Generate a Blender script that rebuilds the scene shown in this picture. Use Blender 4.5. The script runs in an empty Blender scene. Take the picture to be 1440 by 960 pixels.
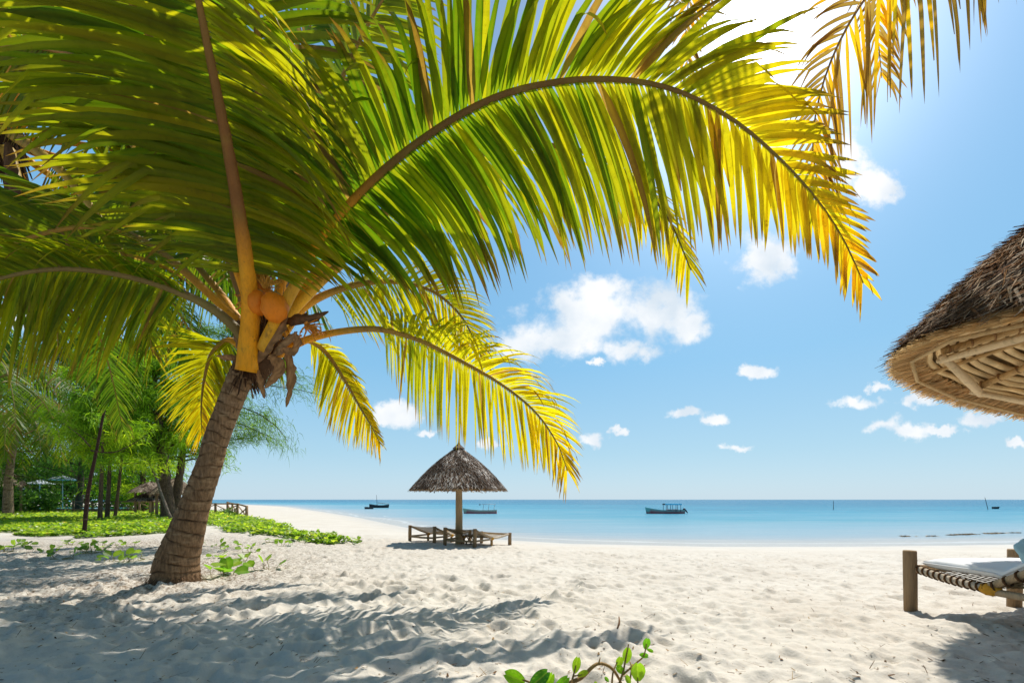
import bpy, math, random
import numpy as np
from mathutils import Vector, Matrix, noise as mnoise

random.seed(7)
RNG = np.random.default_rng(11)
SC = bpy.context.scene
COL = SC.collection
V = Vector
R = math.radians
EYE = 1.3
F = 620.0          # focal length in pixels of a 1440 wide picture
SUN_AZ, SUN_EL = 29.4, 60.0

def at(px, py, y):
    """A point of the place at distance y in front of the camera, seen at pixel px, py of the photograph."""
    return V(((px - 720) / F * y, y, EYE + (702 - py) / F * y))

def lerp(a, b, t): return a + (b - a) * t
def sstep(a, b, x):
    t = min(1, max(0, (x - a) / (b - a))); return t * t * (3 - 2 * t)
def mixc(a, b, t):
    t = min(1, max(0, t)); return tuple(a[i] + (b[i] - a[i]) * t for i in range(3))
def jit(c, s):
    k = 1 + random.uniform(-s, s); return tuple(max(0, x * k) for x in c)

# ------------------------------------------------------------------ materials
def new_mat(name):
    m = bpy.data.materials.new(name); m.use_nodes = True
    nt = m.node_tree; nt.nodes.clear()
    out = nt.nodes.new('ShaderNodeOutputMaterial')
    return m, nt, out
def N(nt, typ, **kw):
    n = nt.nodes.new(typ)
    for k, v in kw.items():
        if k in n.inputs.keys() if isinstance(k, str) and k[0].isupper() else False: n.inputs[k].default_value = v
        else: setattr(n, k, v)
    return n
def ramp(nt, stops, interp='LINEAR'):
    r = nt.nodes.new('ShaderNodeValToRGB'); e = r.color_ramp; e.interpolation = interp
    while len(e.elements) < len(stops): e.elements.new(0.5)
    for i, (p, c) in enumerate(stops):
        e.elements[i].position = p
        e.elements[i].color = (*c, 1) if len(c) == 3 else c
    return r
def mathn(nt, op, a, b=None, c=None, clamp=False):
    n = nt.nodes.new('ShaderNodeMath'); n.operation = op; n.use_clamp = clamp
    for i, x in enumerate((a, b, c)):
        if x is None: continue
        if isinstance(x, (int, float)): n.inputs[i].default_value = x
        else: nt.links.new(x, n.inputs[i])
    return n.outputs[0]
def mixrgb(nt, fac, a, b, blend='MIX'):
    n = nt.nodes.new('ShaderNodeMix'); n.data_type = 'RGBA'; n.blend_type = blend
    for s, x in ((n.inputs[0], fac), (n.inputs[6], a), (n.inputs[7], b)):
        if isinstance(x, (int, float)): s.default_value = x
        elif isinstance(x, tuple): s.default_value = (*x, 1) if len(x) == 3 else x
        else: nt.links.new(x, s)
    return n.outputs[2]
def noisen(nt, scale, detail=4, rough=.55, vec=None, dim='3D', dist=0):
    n = nt.nodes.new('ShaderNodeTexNoise'); n.noise_dimensions = dim
    n.inputs['Scale'].default_value = scale; n.inputs['Detail'].default_value = detail
    n.inputs['Roughness'].default_value = rough; n.inputs['Distortion'].default_value = dist
    if vec is not None: nt.links.new(vec, n.inputs['Vector'])
    return n.outputs['Fac']
def objcoord(nt, scale=(1, 1, 1)):
    t = nt.nodes.new('ShaderNodeTexCoord'); m = nt.nodes.new('ShaderNodeMapping')
    m.inputs['Scale'].default_value = scale
    nt.links.new(t.outputs['Object'], m.inputs['Vector'])
    return m.outputs['Vector']

def leaf_material(name, trans=0.62, boost=(2.3, 2.25, 1.0), rough=.45, spots=.4, spec=.3):
    m, nt, out = new_mat(name)
    a = nt.nodes.new('ShaderNodeAttribute'); a.attribute_name = 'Col'
    oc = objcoord(nt)
    n1 = noisen(nt, 9, 3, .6, oc); n2 = noisen(nt, 30, 3, .65, oc)
    c = mixrgb(nt, mathn(nt, 'MULTIPLY_ADD', n1, .9, .55), (0, 0, 0), a.outputs['Color'])
    sp = mathn(nt, 'MULTIPLY', mathn(nt, 'SUBTRACT', n2, .62, None), 12, None, True)
    sp = mathn(nt, 'MULTIPLY', sp, spots)
    c = mixrgb(nt, sp, c, (.14, .055, .012))
    b = nt.nodes.new('ShaderNodeBsdfPrincipled')
    b.inputs['Roughness'].default_value = rough
    b.inputs['Specular IOR Level'].default_value = spec
    nt.links.new(c, b.inputs['Base Color'])
    t = nt.nodes.new('ShaderNodeBsdfTranslucent')
    tc = mixrgb(nt, 1.0, c, boost, 'MULTIPLY')
    nt.links.new(tc, t.inputs['Color'])
    mx = nt.nodes.new('ShaderNodeMixShader'); mx.inputs[0].default_value = trans
    nt.links.new(b.outputs[0], mx.inputs[1]); nt.links.new(t.outputs[0], mx.inputs[2])
    nt.links.new(mx.outputs[0], out.inputs['Surface'])
    return m

def attr_material(name, rough=.75, nscale=12, amt=.5, bump=.0, bscale=60, stretch=(1, 1, 1), spec=.3):
    m, nt, out = new_mat(name)
    a = nt.nodes.new('ShaderNodeAttribute'); a.attribute_name = 'Col'
    oc = objcoord(nt, stretch)
    n1 = noisen(nt, nscale, 5, .65, oc)
    c = mixrgb(nt, mathn(nt, 'MULTIPLY_ADD', n1, amt * 2, 1 - amt, True), (0, 0, 0), a.outputs['Color'])
    b = nt.nodes.new('ShaderNodeBsdfPrincipled')
    b.inputs['Roughness'].default_value = rough
    b.inputs['Specular IOR Level'].default_value = spec
    nt.links.new(c, b.inputs['Base Color'])
    if bump:
        bp = nt.nodes.new('ShaderNodeBump'); bp.inputs['Strength'].default_value = bump; bp.inputs['Distance'].default_value = .02
        nt.links.new(noisen(nt, bscale, 4, .6, oc), bp.inputs['Height']); nt.links.new(bp.outputs[0], b.inputs['Normal'])
    nt.links.new(b.outputs[0], out.inputs['Surface'])
    return m

M = {}
M['leaf'] = leaf_material('palm leaflet', .70)
M['leafshade'] = leaf_material('palm leaflet darkened as in shade', .45, (1.8, 2.0, 1), spots=.2)  # dimmer copy of the leaflet, standing in for shade among the fronds
M['vine'] = leaf_material('vine leaf', .5, (2.0, 2.1, 1), .35, .15)
M['needle'] = leaf_material('casuarina needle', .5, (2.2, 2.2, 1), .6, .0, .2)
def stem_material(name):
    m, nt, out = new_mat(name); a = nt.nodes.new('ShaderNodeAttribute'); a.attribute_name = 'Col'
    n1 = noisen(nt, 26, 6, .7, objcoord(nt, (1, 1, .12))); n2 = noisen(nt, 7, 6, .75, objcoord(nt, (1, 1, .6))); n3 = noisen(nt, 34, 3, .6, objcoord(nt))
    c = mixrgb(nt, mathn(nt, 'MULTIPLY_ADD', n1, 1.1, .4, True), (.12, .05, .01), a.outputs['Color'])
    c = mixrgb(nt, mathn(nt, 'MULTIPLY', mathn(nt, 'SUBTRACT', n2, .56), 7, None, True), c, mixrgb(nt, .75, c, (.16, .07, .02)))
    c = mixrgb(nt, mathn(nt, 'MULTIPLY', mathn(nt, 'SUBTRACT', n3, .68), 12, None, True), c, (.05, .03, .015))
    g = mixrgb(nt, mathn(nt, 'MULTIPLY', mathn(nt, 'SUBTRACT', noisen(nt, 3, 3, .5, objcoord(nt)), .52), 2.2, None, True), c, mixrgb(nt, .35, c, (.30, .33, .03)))
    b = nt.nodes.new('ShaderNodeBsdfPrincipled'); b.inputs['Roughness'].default_value = .5; b.inputs['Specular IOR Level'].default_value = .25; nt.links.new(g, b.inputs['Base Color'])
    bp = nt.nodes.new('ShaderNodeBump'); bp.inputs['Strength'].default_value = .5; bp.inputs['Distance'].default_value = .015
    nt.links.new(mathn(nt, 'ADD', n1, n3), bp.inputs['Height']); nt.links.new(bp.outputs[0], b.inputs['Normal'])
    nt.links.new(b.outputs[0], out.inputs['Surface']); return m
M['stem'] = stem_material('palm stem')
M['fibre'] = attr_material('palm fibre', .9, 18, .6, .6, 70, (1, 1, .25), .05)
M['wood'] = attr_material('weathered wood', .85, 16, .6, .9, 60, (1, 1, .12), .08)
M['thatch'] = attr_material('thatch straw', .9, 30, .4, .3, 80, spec=.04)
M['straw'] = leaf_material('straw toned as sunlit', .42, (1.25, 1.2, 1.05), .8, .15, .05)
M['paint'] = attr_material('painted surface', .5, 3, .12)
M['cloth'] = attr_material('cotton cloth', .9, 5, .06, .25, 25, spec=.1)
M['nut'] = attr_material('coconut husk', .5, 14, .5, .5, 30, (1, 1, .4), .2)

# ------------------------------------------------------------------ mesh building
class MB:
    def __init__(s): s.v = []; s.f = []; s.c = []
    def add(s, vs, fs, cs):
        o = len(s.v); s.v.extend([tuple(p) for p in vs])
        s.f.extend([tuple(i + o for i in f) for f in fs])
        if isinstance(cs, tuple): cs = [cs] * len(vs)
        s.c.extend(cs)
    def box(s, c, size, col, rot=None, taper=1.0):
        x, y, z = [q / 2 for q in size]; vs = []
        for k, (a, b, d) in enumerate([(-1,-1,-1),(1,-1,-1),(1,1,-1),(-1,1,-1),(-1,-1,1),(1,-1,1),(1,1,1),(-1,1,1)]):
            t = taper if d > 0 else 1
            p = V((a * x * t, b * y * t, d * z))
            if rot is not None: p = rot @ p
            vs.append(p + V(c))
        s.add(vs, [(0,3,2,1),(4,5,6,7),(0,1,5,4),(1,2,6,5),(2,3,7,6),(3,0,4,7)], col)
    def tube(s, pts, rad, col, seg=8, wob=0, cap=True, flat=1.0):
        pts = [V(p) for p in pts]; n = len(pts)
        if not isinstance(rad, (list, tuple)): rad = [rad] * n
        T = [(pts[min(i + 1, n - 1)] - pts[max(i - 1, 0)]).normalized() for i in range(n)]
        u = T[0].orthogonal().normalized(); vs = []; cs = []
        for i in range(n):
            u = (u - T[i] * u.dot(T[i])).normalized(); w = T[i].cross(u)
            for k in range(seg):
                a = 2 * math.pi * k / seg
                r = rad[i] * (1 + (mnoise.noise(pts[i] * 3 + V((math.cos(a), math.sin(a), 0)) * 1.3) * wob if wob else 0))
                vs.append(pts[i] + u * math.cos(a) * r + w * math.sin(a) * r * flat)
                cs.append(col[i] if isinstance(col, list) else col)
        fs = [(i * seg + k, i * seg + (k + 1) % seg, (i + 1) * seg + (k + 1) % seg, (i + 1) * seg + k) for i in range(n - 1) for k in range(seg)]
        if cap: fs += [tuple(range(seg))[::-1], tuple((n - 1) * seg + k for k in range(seg))]
        s.add(vs, fs, cs)
    def ball(s, c, r, col, seg=16, rings=10, wob=0):
        r = r if isinstance(r, (tuple, list)) else (r, r, r); vs = []
        for i in range(rings + 1):
            th = math.pi * i / rings
            for k in range(seg):
                a = 2 * math.pi * k / seg; d = V((math.sin(th) * math.cos(a), math.sin(th) * math.sin(a), math.cos(th)))
                q = 1 + (wob * mnoise.noise(d * 2.5) if wob else 0)
                vs.append(V((d.x * r[0] * q, d.y * r[1] * q, d.z * r[2] * q)) + V(c))
        fs = [(i * seg + k, (i + 1) * seg + k, (i + 1) * seg + (k + 1) % seg, i * seg + (k + 1) % seg) for i in range(rings) for k in range(seg)]
        s.add(vs, fs, col)
    def quad(s, a, b, c, d, col): s.add([a, b, c, d], [(0, 1, 2, 3)], col)
    def build(s, name, mat, parent=None, smooth=True):
        me = bpy.data.meshes.new(name)
        off = V((0, 0, 0))
        if parent is not None:
            p = parent
            while p is not None: off += p.location; p = p.parent
        vs = [(x - off.x, y - off.y, z - off.z) for x, y, z in s.v] if parent is not None else s.v
        me.from_pydata(vs, [], s.f)
        at_ = me.color_attributes.new('Col', 'FLOAT_COLOR', 'POINT')
        arr = np.ones((len(s.v), 4), np.float32); arr[:, :3] = np.array(s.c, np.float32).reshape(-1, 3)
        at_.data.foreach_set('color', arr.ravel())
        if smooth: me.polygons.foreach_set('use_smooth', [True] * len(me.polygons))
        me.materials.append(mat); me.update()
        o = bpy.data.objects.new(name, me); COL.objects.link(o)
        if parent is not None: o.parent = parent
        return o

def tag(o, label=None, cat=None, group=None, kind=None):
    if label: o['label'] = label
    if cat: o['category'] = cat
    if group: o['group'] = group
    if kind: o['kind'] = kind
    return o
def thing(name, loc, label, cat, group=None):
    o = bpy.data.objects.new(name, None); o.location = V(loc); o.empty_display_size = .2; COL.objects.link(o)
    return tag(o, label, cat, group)
def copy_tree(o, parent=None):
    c = o.copy(); COL.objects.link(c)
    if parent is not None: c.parent = parent
    for ch in list(o.children): copy_tree(ch, c)
    return c

# ------------------------------------------------------------------ terrain
SHORE = [(-2500, 900), (-400, 300), (-120, 170), (-79, 132), (-51, 99), (-25, 58), (-14, 39.7), (-7.8, 28.3), (-4.3, 22), (-.6, 17.7), (2.1, 16.0),
         (6.8, 15.0), (11.6, 15.0), (18.3, 15.7), (40, 18), (120, 24), (600, 40), (4000, 60)]
SX = np.array([a for a, b in SHORE]); SY = np.array([b for a, b in SHORE])
SEG = [(V((SHORE[i][0], SHORE[i][1])), V((SHORE[i + 1][0], SHORE[i + 1][1]))) for i in range(len(SHORE) - 1)]
WATER = -.3
def shore_dist(x, y):
    """Distance from the waterline, positive out at sea."""
    x = np.asarray(x, float); y = np.asarray(y, float)
    d = np.full(x.shape, 1e9)
    for i in range(len(SX) - 1):
        ax, ay, bx, by = SX[i], SY[i], SX[i + 1], SY[i + 1]
        ex, ey = bx - ax, by - ay; L = ex * ex + ey * ey
        t = np.clip(((x - ax) * ex + (y - ay) * ey) / L, 0, 1)
        d = np.minimum(d, np.hypot(x - ax - t * ex, y - ay - t * ey))
    return np.where(y > np.interp(x, SX, SY), d, -d)
def base_h(x, y):
    d = shore_dist(x, y)
    t = np.clip((d + 7.5) / 7.5, 0, 1); up = WATER * (t ** 1.35)
    sea = WATER - .035 * np.clip(d, 0, 120) - .004 * np.clip(d - 120, 0, 1000)
    return np.where(d > 0, sea, up)
# small relief of trodden sand on a raster
RX0, RX1, RY0, RY1, RS = -14.0, 14.0, -2.0, 20.0, .02
nx, ny = int((RX1 - RX0) / RS), int((RY1 - RY0) / RS)
def fnoise(lo, hi, ax=1.0):
    fx = np.fft.rfftfreq(nx, RS)[None, :]; fy = np.fft.fftfreq(ny, RS)[:, None]
    k = np.hypot(fx * ax, fy) + 1e-9
    spec = np.where((k > 1 / hi) & (k < 1 / lo), k ** -1.6, 0)
    ph = np.exp(2j * np.pi * RNG.random((ny, fx.shape[1])))
    a = np.fft.irfft2(spec * ph, s=(ny, nx)); return a / a.std()
relief = .012 * fnoise(.35, 3.0) + .0065 * fnoise(.06, .35)
yy, xx = np.mgrid[0:ny, 0:nx]
def stamp(cx, cy, r, depth, ang, el=1.6):
    i0, i1 = int((cx - 2.6 * r * el - RX0) / RS), int((cx + 2.6 * r * el - RX0) / RS)
    j0, j1 = int((cy - 2.6 * r * el - RY0) / RS), int((cy + 2.6 * r * el - RY0) / RS)
    if i0 < 0 or j0 < 0 or i1 >= nx or j1 >= ny: return
    X = xx[j0:j1, i0:i1] * RS + RX0 - cx; Y = yy[j0:j1, i0:i1] * RS + RY0 - cy
    a = X * math.cos(ang) + Y * math.sin(ang); b = -X * math.sin(ang) + Y * math.cos(ang)
    q = (a / (r * el)) ** 2 + (b / r) ** 2
    relief[j0:j1, i0:i1] += depth * (-np.exp(-q * 1.6) + .62 * np.exp(-(np.sqrt(q) - 1.35) ** 2 * 5) * (1 + .5 * np.sin(a / r * 1.5)))
for _ in range(9000):
    cx, cy = RNG.uniform(-12, 12), RNG.uniform(-.5, 17)
    busy = .45 + .55 * (mnoise.noise(V((cx * .35, cy * .35, 3))) * .5 + .5)
    near = 1.0 if (cx < 1.5 and cy < 7.5) else .55
    if RNG.random() > busy: continue
    stamp(cx, cy, RNG.uniform(.05, .125), RNG.uniform(.016, .048) * near, RNG.uniform(0, 3.14), RNG.uniform(1, 1.9))
# long low ridges of blown sand
rid = fnoise(.25, 1.0, .5)
def ramp01(a, b, v): return np.clip((v - a) / (b - a), 0, 1)
Xg = xx * RS + RX0; Yg = yy * RS + RY0
relief += .006 * np.tanh(rid) * ramp01(7.2, 4.0, Yg)
DM = shore_dist(Xg[::10, ::10], Yg[::10, ::10])
DMf = np.kron(DM, np.ones((10, 10)))[:ny, :nx]
fade = ramp01(-1.2, -5, DMf); del DMf
edge = np.minimum(np.minimum(ramp01(RX0, RX0 + 2, Xg), ramp01(RX1, RX1 - 2, Xg)), np.minimum(ramp01(RY0, RY0 + 1, Yg), ramp01(RY1, RY1 - 3, Yg)))
relief *= fade * edge
# a small hollow scooped at the palm's foot
relief -= .10 * np.exp(-(((Xg + 4.35) / .35) ** 2 + ((Yg - 7.0) / .3) ** 2))
del Xg, Yg
def micro(x, y):
    x = np.asarray(x, float); y = np.asarray(y, float)
    u = (x - RX0) / RS; v = (y - RY0) / RS
    ok = (u > 1) & (u < nx - 3) & (v > 1) & (v < ny - 3)
    i = np.clip(u.astype(int), 0, nx - 2); j = np.clip(v.astype(int), 0, ny - 2); fu = np.clip(u - i, 0, 1); fv = np.clip(v - j, 0, 1)
    r = (relief[j, i] * (1 - fu) + relief[j, i + 1] * fu) * (1 - fv) + (relief[j + 1, i] * (1 - fu) + relief[j + 1, i + 1] * fu) * fv
    return np.where(ok, r, 0)
def H(x, y): return float(base_h(np.array([x]), np.array([y]))[0] + micro(np.array([x]), np.array([y]))[0])
def gp(px, py, sea=False):
    """The point of the ground (or the sea) seen at that pixel."""
    if sea:
        y = (EYE - WATER) * F / (py - 702); return V(((px - 720) / F * y, y, WATER))
    y = EYE * F / (py - 702)
    for _ in range(30):
        z = float(base_h(np.array([(px - 720) / F * y]), np.array([y]))[0]); y = lerp(y, (EYE - z) * F / (py - 702), .6)
    x = (px - 720) / F * y; return V((x, y, H(x, y)))

def gz(px, y): return H((px - 720) / F * y, y)
def G(px, y): return V(((px - 720) / F * y, y, gz(px, y)))
def gp_fast(px, py):
    y = EYE * F / (py - 702); x = (px - 720) / F * y; return V((x, y, H(x, y)))
def sheet(name, th, rr, zf, attrs, mat):
    T, Rr = np.meshgrid(th, rr); X = np.sin(T) * Rr; Y = np.cos(T) * Rr
    Z = zf(X, Y); n, m = len(rr), len(th)
    me = bpy.data.meshes.new(name)
    vs = np.stack([X, Y, Z], -1).reshape(-1, 3).astype(np.float32)
    a = (np.arange(n - 1)[:, None] * m + np.arange(m - 1)[None, :]).ravel()
    q = np.stack([a, a + m, a + m + 1, a + 1], -1)[:, ::-1].astype(np.int32)
    # normals up
    me.vertices.add(len(vs)); me.vertices.foreach_set('co', vs.ravel())
    me.loops.add(q.size); me.loops.foreach_set('vertex_index', q.ravel())
    me.polygons.add(len(q)); me.polygons.foreach_set('loop_start', np.arange(0, q.size, 4, dtype=np.int32))
    me.polygons.foreach_set('use_smooth', np.ones(len(q), bool))
    for k, fn in attrs.items():
        A = me.attributes.new(k, 'FLOAT', 'POINT'); A.data.foreach_set('value', fn(X, Y).ravel().astype(np.float32))
    me.update(calc_edges=True); me.validate()
    if me.polygons[0].normal.z < 0: me.flip_normals()
    me.materials.append(mat)
    o = bpy.data.objects.new(name, me); COL.objects.link(o); tag(o, kind='structure'); return o

# sand material
def sand_material():
    m, nt, out = new_mat('beach sand')
    oc = objcoord(nt)
    b = nt.nodes.new('ShaderNodeBsdfPrincipled')
    n1 = noisen(nt, .7, 6, .6, oc); n2 = noisen(nt, 90, 3, .7, oc); n3 = noisen(nt, 9, 5, .65, oc)
    c = ramp(nt, [(.3, (.55, .485, .40)), (.7, (.64, .59, .51))]); nt.links.new(n1, c.inputs[0])
    c2 = mixrgb(nt, mathn(nt, 'MULTIPLY', mathn(nt, 'SUBTRACT', n3, .5), 1.6, None, True), c.outputs[0], (.47, .40, .315))
    c3 = mixrgb(nt, mathn(nt, 'MULTIPLY_ADD', n2, 1.3, -.45, True), c2, (.68, .64, .575))
    # flecks of weed and shell
    vo = nt.nodes.new('ShaderNodeTexVoronoi'); vo.inputs['Scale'].default_value = 5.5; vo.inputs['Randomness'].default_value = 1
    nt.links.new(oc, vo.inputs['Vector'])
    fl = mathn(nt, 'LESS_THAN', vo.outputs['Distance'], .055)
    vo2 = nt.nodes.new('ShaderNodeTexVoronoi'); vo2.inputs['Scale'].default_value = 17
    nt.links.new(oc, vo2.inputs['Vector'])
    fl2 = mathn(nt, 'LESS_THAN', vo2.outputs['Distance'], .09)
    gate = mathn(nt, 'GREATER_THAN', noisen(nt, 1.3, 3, .6, oc), .52)
    fl = mathn(nt, 'MAXIMUM', mathn(nt, 'MULTIPLY', fl, .8), mathn(nt, 'MULTIPLY', mathn(nt, 'MULTIPLY', fl2, gate), .7))
    c4 = mixrgb(nt, fl, c3, (.16, .10, .055))
    # tan smears of dried weed
    n5 = noisen(nt, 3.2, 8, .75, objcoord(nt, (1, 2.2, 1)))
    c4 = mixrgb(nt, mathn(nt, 'MULTIPLY', mathn(nt, 'SUBTRACT', n5, .63), 9, None, True), c4, (.40, .28, .15))
    # leaf litter under the palms
    la = nt.nodes.new('ShaderNodeAttribute'); la.attribute_name = 'litter'
    ln = noisen(nt, 22, 6, .8, oc)
    lf = mathn(nt, 'MULTIPLY', mathn(nt, 'MULTIPLY', mathn(nt, 'SUBTRACT', ln, .46), 9, None, True), la.outputs['Fac'])
    c5 = mixrgb(nt, lf, c4, (.15, .09, .05))
    wa = nt.nodes.new('ShaderNodeAttribute'); wa.attribute_name = 'wet'
    c6 = mixrgb(nt, mathn(nt, 'MULTIPLY', wa.outputs['Fac'], .35), c5, (.42, .40, .37))
    nt.links.new(c6, b.inputs['Base Color'])
    nt.links.new(mathn(nt, 'MULTIPLY_ADD', wa.outputs['Fac'], -.35, .95), b.inputs['Roughness'])
    b.inputs['Specular IOR Level'].default_value = .25
    bp = nt.nodes.new('ShaderNodeBump'); bp.inputs['Strength'].default_value = .55; bp.inputs['Distance'].default_value = .03
    hh = mathn(nt, 'ADD', mathn(nt, 'MULTIPLY', noisen(nt, 14, 5, .65, oc), 1.0), mathn(nt, 'MULTIPLY', n2, .18))
    nt.links.new(mathn(nt, 'MULTIPLY', hh, mathn(nt, 'SUBTRACT', 1, wa.outputs['Fac'])), bp.inputs['Height'])
    nt.links.new(bp.outputs[0], b.inputs['Normal'])
    nt.links.new(b.outputs[0], out.inputs['Surface'])
    return m
def litter(X, Y):
    a = np.exp(-(((X + 5.6) / 2.3) ** 2 + ((Y - 7.6) / 2.3) ** 2)); b = np.exp(-(((X + 12) / 7) ** 2 + ((Y - 12) / 4) ** 2))
    return np.clip(a + b, 0, 1)
def wet(X, Y):
    d = shore_dist(X, Y); return np.clip((d + 2.2) / 1.8, 0, 1)
th = np.concatenate([np.linspace(-math.pi, -1.12, 60)[:-1], np.linspace(-1.12, 1.12, 900), np.linspace(1.12, math.pi, 60)[1:]])
rr = np.concatenate([[.05, .4], np.geomspace(1.0, 2.4, 40)[:-1], np.geomspace(2.4, 22, 400)[:-1], np.geomspace(22, 5000, 110)])
sheet('sand', th, rr, lambda X, Y: base_h(X, Y) + micro(X, Y), {'litter': litter, 'wet': wet}, sand_material())

def water_material():
    m, nt, out = new_mat('sea water')
    d = nt.nodes.new('ShaderNodeAttribute'); d.attribute_name = 'dist'
    oc = objcoord(nt, (.035, .16, 1)); oc2 = objcoord(nt, (.16, 1.1, 1)); oc3 = objcoord(nt, (.006, .045, 1))
    n1 = noisen(nt, 1, 5, .6, oc); n2 = noisen(nt, 1, 3, .6, oc2); n3 = noisen(nt, 1, 4, .6, oc3)
    l = mathn(nt, 'LOGARITHM', mathn(nt, 'MAXIMUM', d.outputs['Fac'], 1.0), 10)   # 0..3.5
    l = mathn(nt, 'ADD', l, mathn(nt, 'MULTIPLY', mathn(nt, 'SUBTRACT', n1, .5), .75))
    l = mathn(nt, 'ADD', l, mathn(nt, 'MULTIPLY', mathn(nt, 'SUBTRACT', n3, .5), .9))
    l = mathn(nt, 'DIVIDE', l, 3.5, None, True)
    c = ramp(nt, [(.0, (.47, .455, .42)), (.07, (.40, .42, .42)), (.14, (.31, .39, .43)), (.24, (.23, .37, .44)), (.35, (.12, .32, .41)), (.43, (.05, .27, .38)), (.50, (.012, .205, .32)), (.60, (.001, .145, .26)), (1, (.001, .11, .22))])
    nt.links.new(l, c.inputs[0])
    c1 = mixrgb(nt, mathn(nt, 'MULTIPLY', mathn(nt, 'SUBTRACT', n2, .50), 2.6, None, True), c.outputs[0], mixrgb(nt, .45, c.outputs[0], (.36, .45, .50)))
    n6 = noisen(nt, 1, 4, .6, objcoord(nt, (.05, .9, 1)))
    near_ = mathn(nt, 'MULTIPLY', mathn(nt, 'SUBTRACT', 1, mathn(nt, 'DIVIDE', d.outputs['Fac'], 7.0), None, True), mathn(nt, 'MULTIPLY', mathn(nt, 'SUBTRACT', n6, .54), 12, None, True))
    c1 = mixrgb(nt, mathn(nt, 'MULTIPLY', near_, .8), c1, (.52, .49, .45))
    # broken lines of foam
    wv = mathn(nt, 'ADD', mathn(nt, 'MULTIPLY', d.outputs['Fac'], 1.3), mathn(nt, 'MULTIPLY', n1, 5))
    fo = mathn(nt, 'MULTIPLY', mathn(nt, 'GREATER_THAN', mathn(nt, 'SINE', mathn(nt, 'MULTIPLY', wv, 2.0)), .93), mathn(nt, 'LESS_THAN', d.outputs['Fac'], 3.0))
    c1 = mixrgb(nt, mathn(nt, 'MULTIPLY', fo, .6), c1, (.66, .66, .65))
    b = nt.nodes.new('ShaderNodeBsdfPrincipled'); nt.links.new(c1, b.inputs['Base Color'])
    b.inputs['Roughness'].default_value = .25; b.inputs['Specular IOR Level'].default_value = .06
    bp = nt.nodes.new('ShaderNodeBump'); bp.inputs['Strength'].default_value = .9; bp.inputs['Distance'].default_value = .12
    nt.links.new(noisen(nt, 1, 6, .65, objcoord(nt, (1.6, 4, 1))), bp.inputs['Height']); nt.links.new(bp.outputs[0], b.inputs['Normal'])
    # the last hand's breadth of water is clear
    tr = nt.nodes.new('ShaderNodeBsdfTransparent'); mx = nt.nodes.new('ShaderNodeMixShader')
    al = mathn(nt, 'MULTIPLY', mathn(nt, 'ADD', d.outputs['Fac'], mathn(nt, 'MULTIPLY', n1, -.6)), 1.6, None, True)
    nt.links.new(al, mx.inputs[0]); nt.links.new(tr.outputs[0], mx.inputs[1]); nt.links.new(b.outputs[0], mx.inputs[2])
    nt.nodes.remove(mx); nt.nodes.remove(tr)
    nt.links.new(b.outputs[0], out.inputs['Surface'])
    return m
thw = np.linspace(-1.5, 1.5, 700); rw = np.geomspace(9, 9000, 260)
sheet('sea', thw, rw, lambda X, Y: np.full(X.shape, WATER), {'dist': shore_dist}, water_material())

# ------------------------------------------------------------------ fronds
GREEN = (.030, .095, .004); YEL = (.46, .36, .008); BROWN = (.13, .06, .02); LIME = (.085, .17, .005); GOLD = (.45, .235, .012)
def spline(pts, n):
    P = [2 * pts[0] - pts[1]] + pts + [2 * pts[-1] - pts[-2]]; out = []; m = len(pts) - 1
    for k in range(n + 1):
        u = k / n * m; i = min(int(u), m - 1); t = u - i; a, b, c, d = P[i:i + 4]
        out.append(.5 * ((2 * b) + (c - a) * t + (2 * a - 5 * b + 4 * c - d) * t * t + (3 * b - a - 3 * c + d) * t ** 3))
    # even out by arc length
    L = [0]
    for i in range(1, len(out)): L.append(L[-1] + (out[i] - out[i - 1]).length)
    res = []; j = 0
    for k in range(n + 1):
        s = L[-1] * k / n
        while j < n - 1 and L[j + 1] < s: j += 1
        res.append(out[j].lerp(out[j + 1], (s - L[j]) / max(1e-9, L[j + 1] - L[j])))
    return res, L[-1]
def keyed(keys, t):
    if not isinstance(keys, list): return V(keys)
    if t <= keys[0][0]: return V(keys[0][1])
    for (a, x), (b, y) in zip(keys, keys[1:]):
        if t <= b: return V(x).lerp(V(y), (t - a) / (b - a))
    return V(keys[-1][1])

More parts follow.
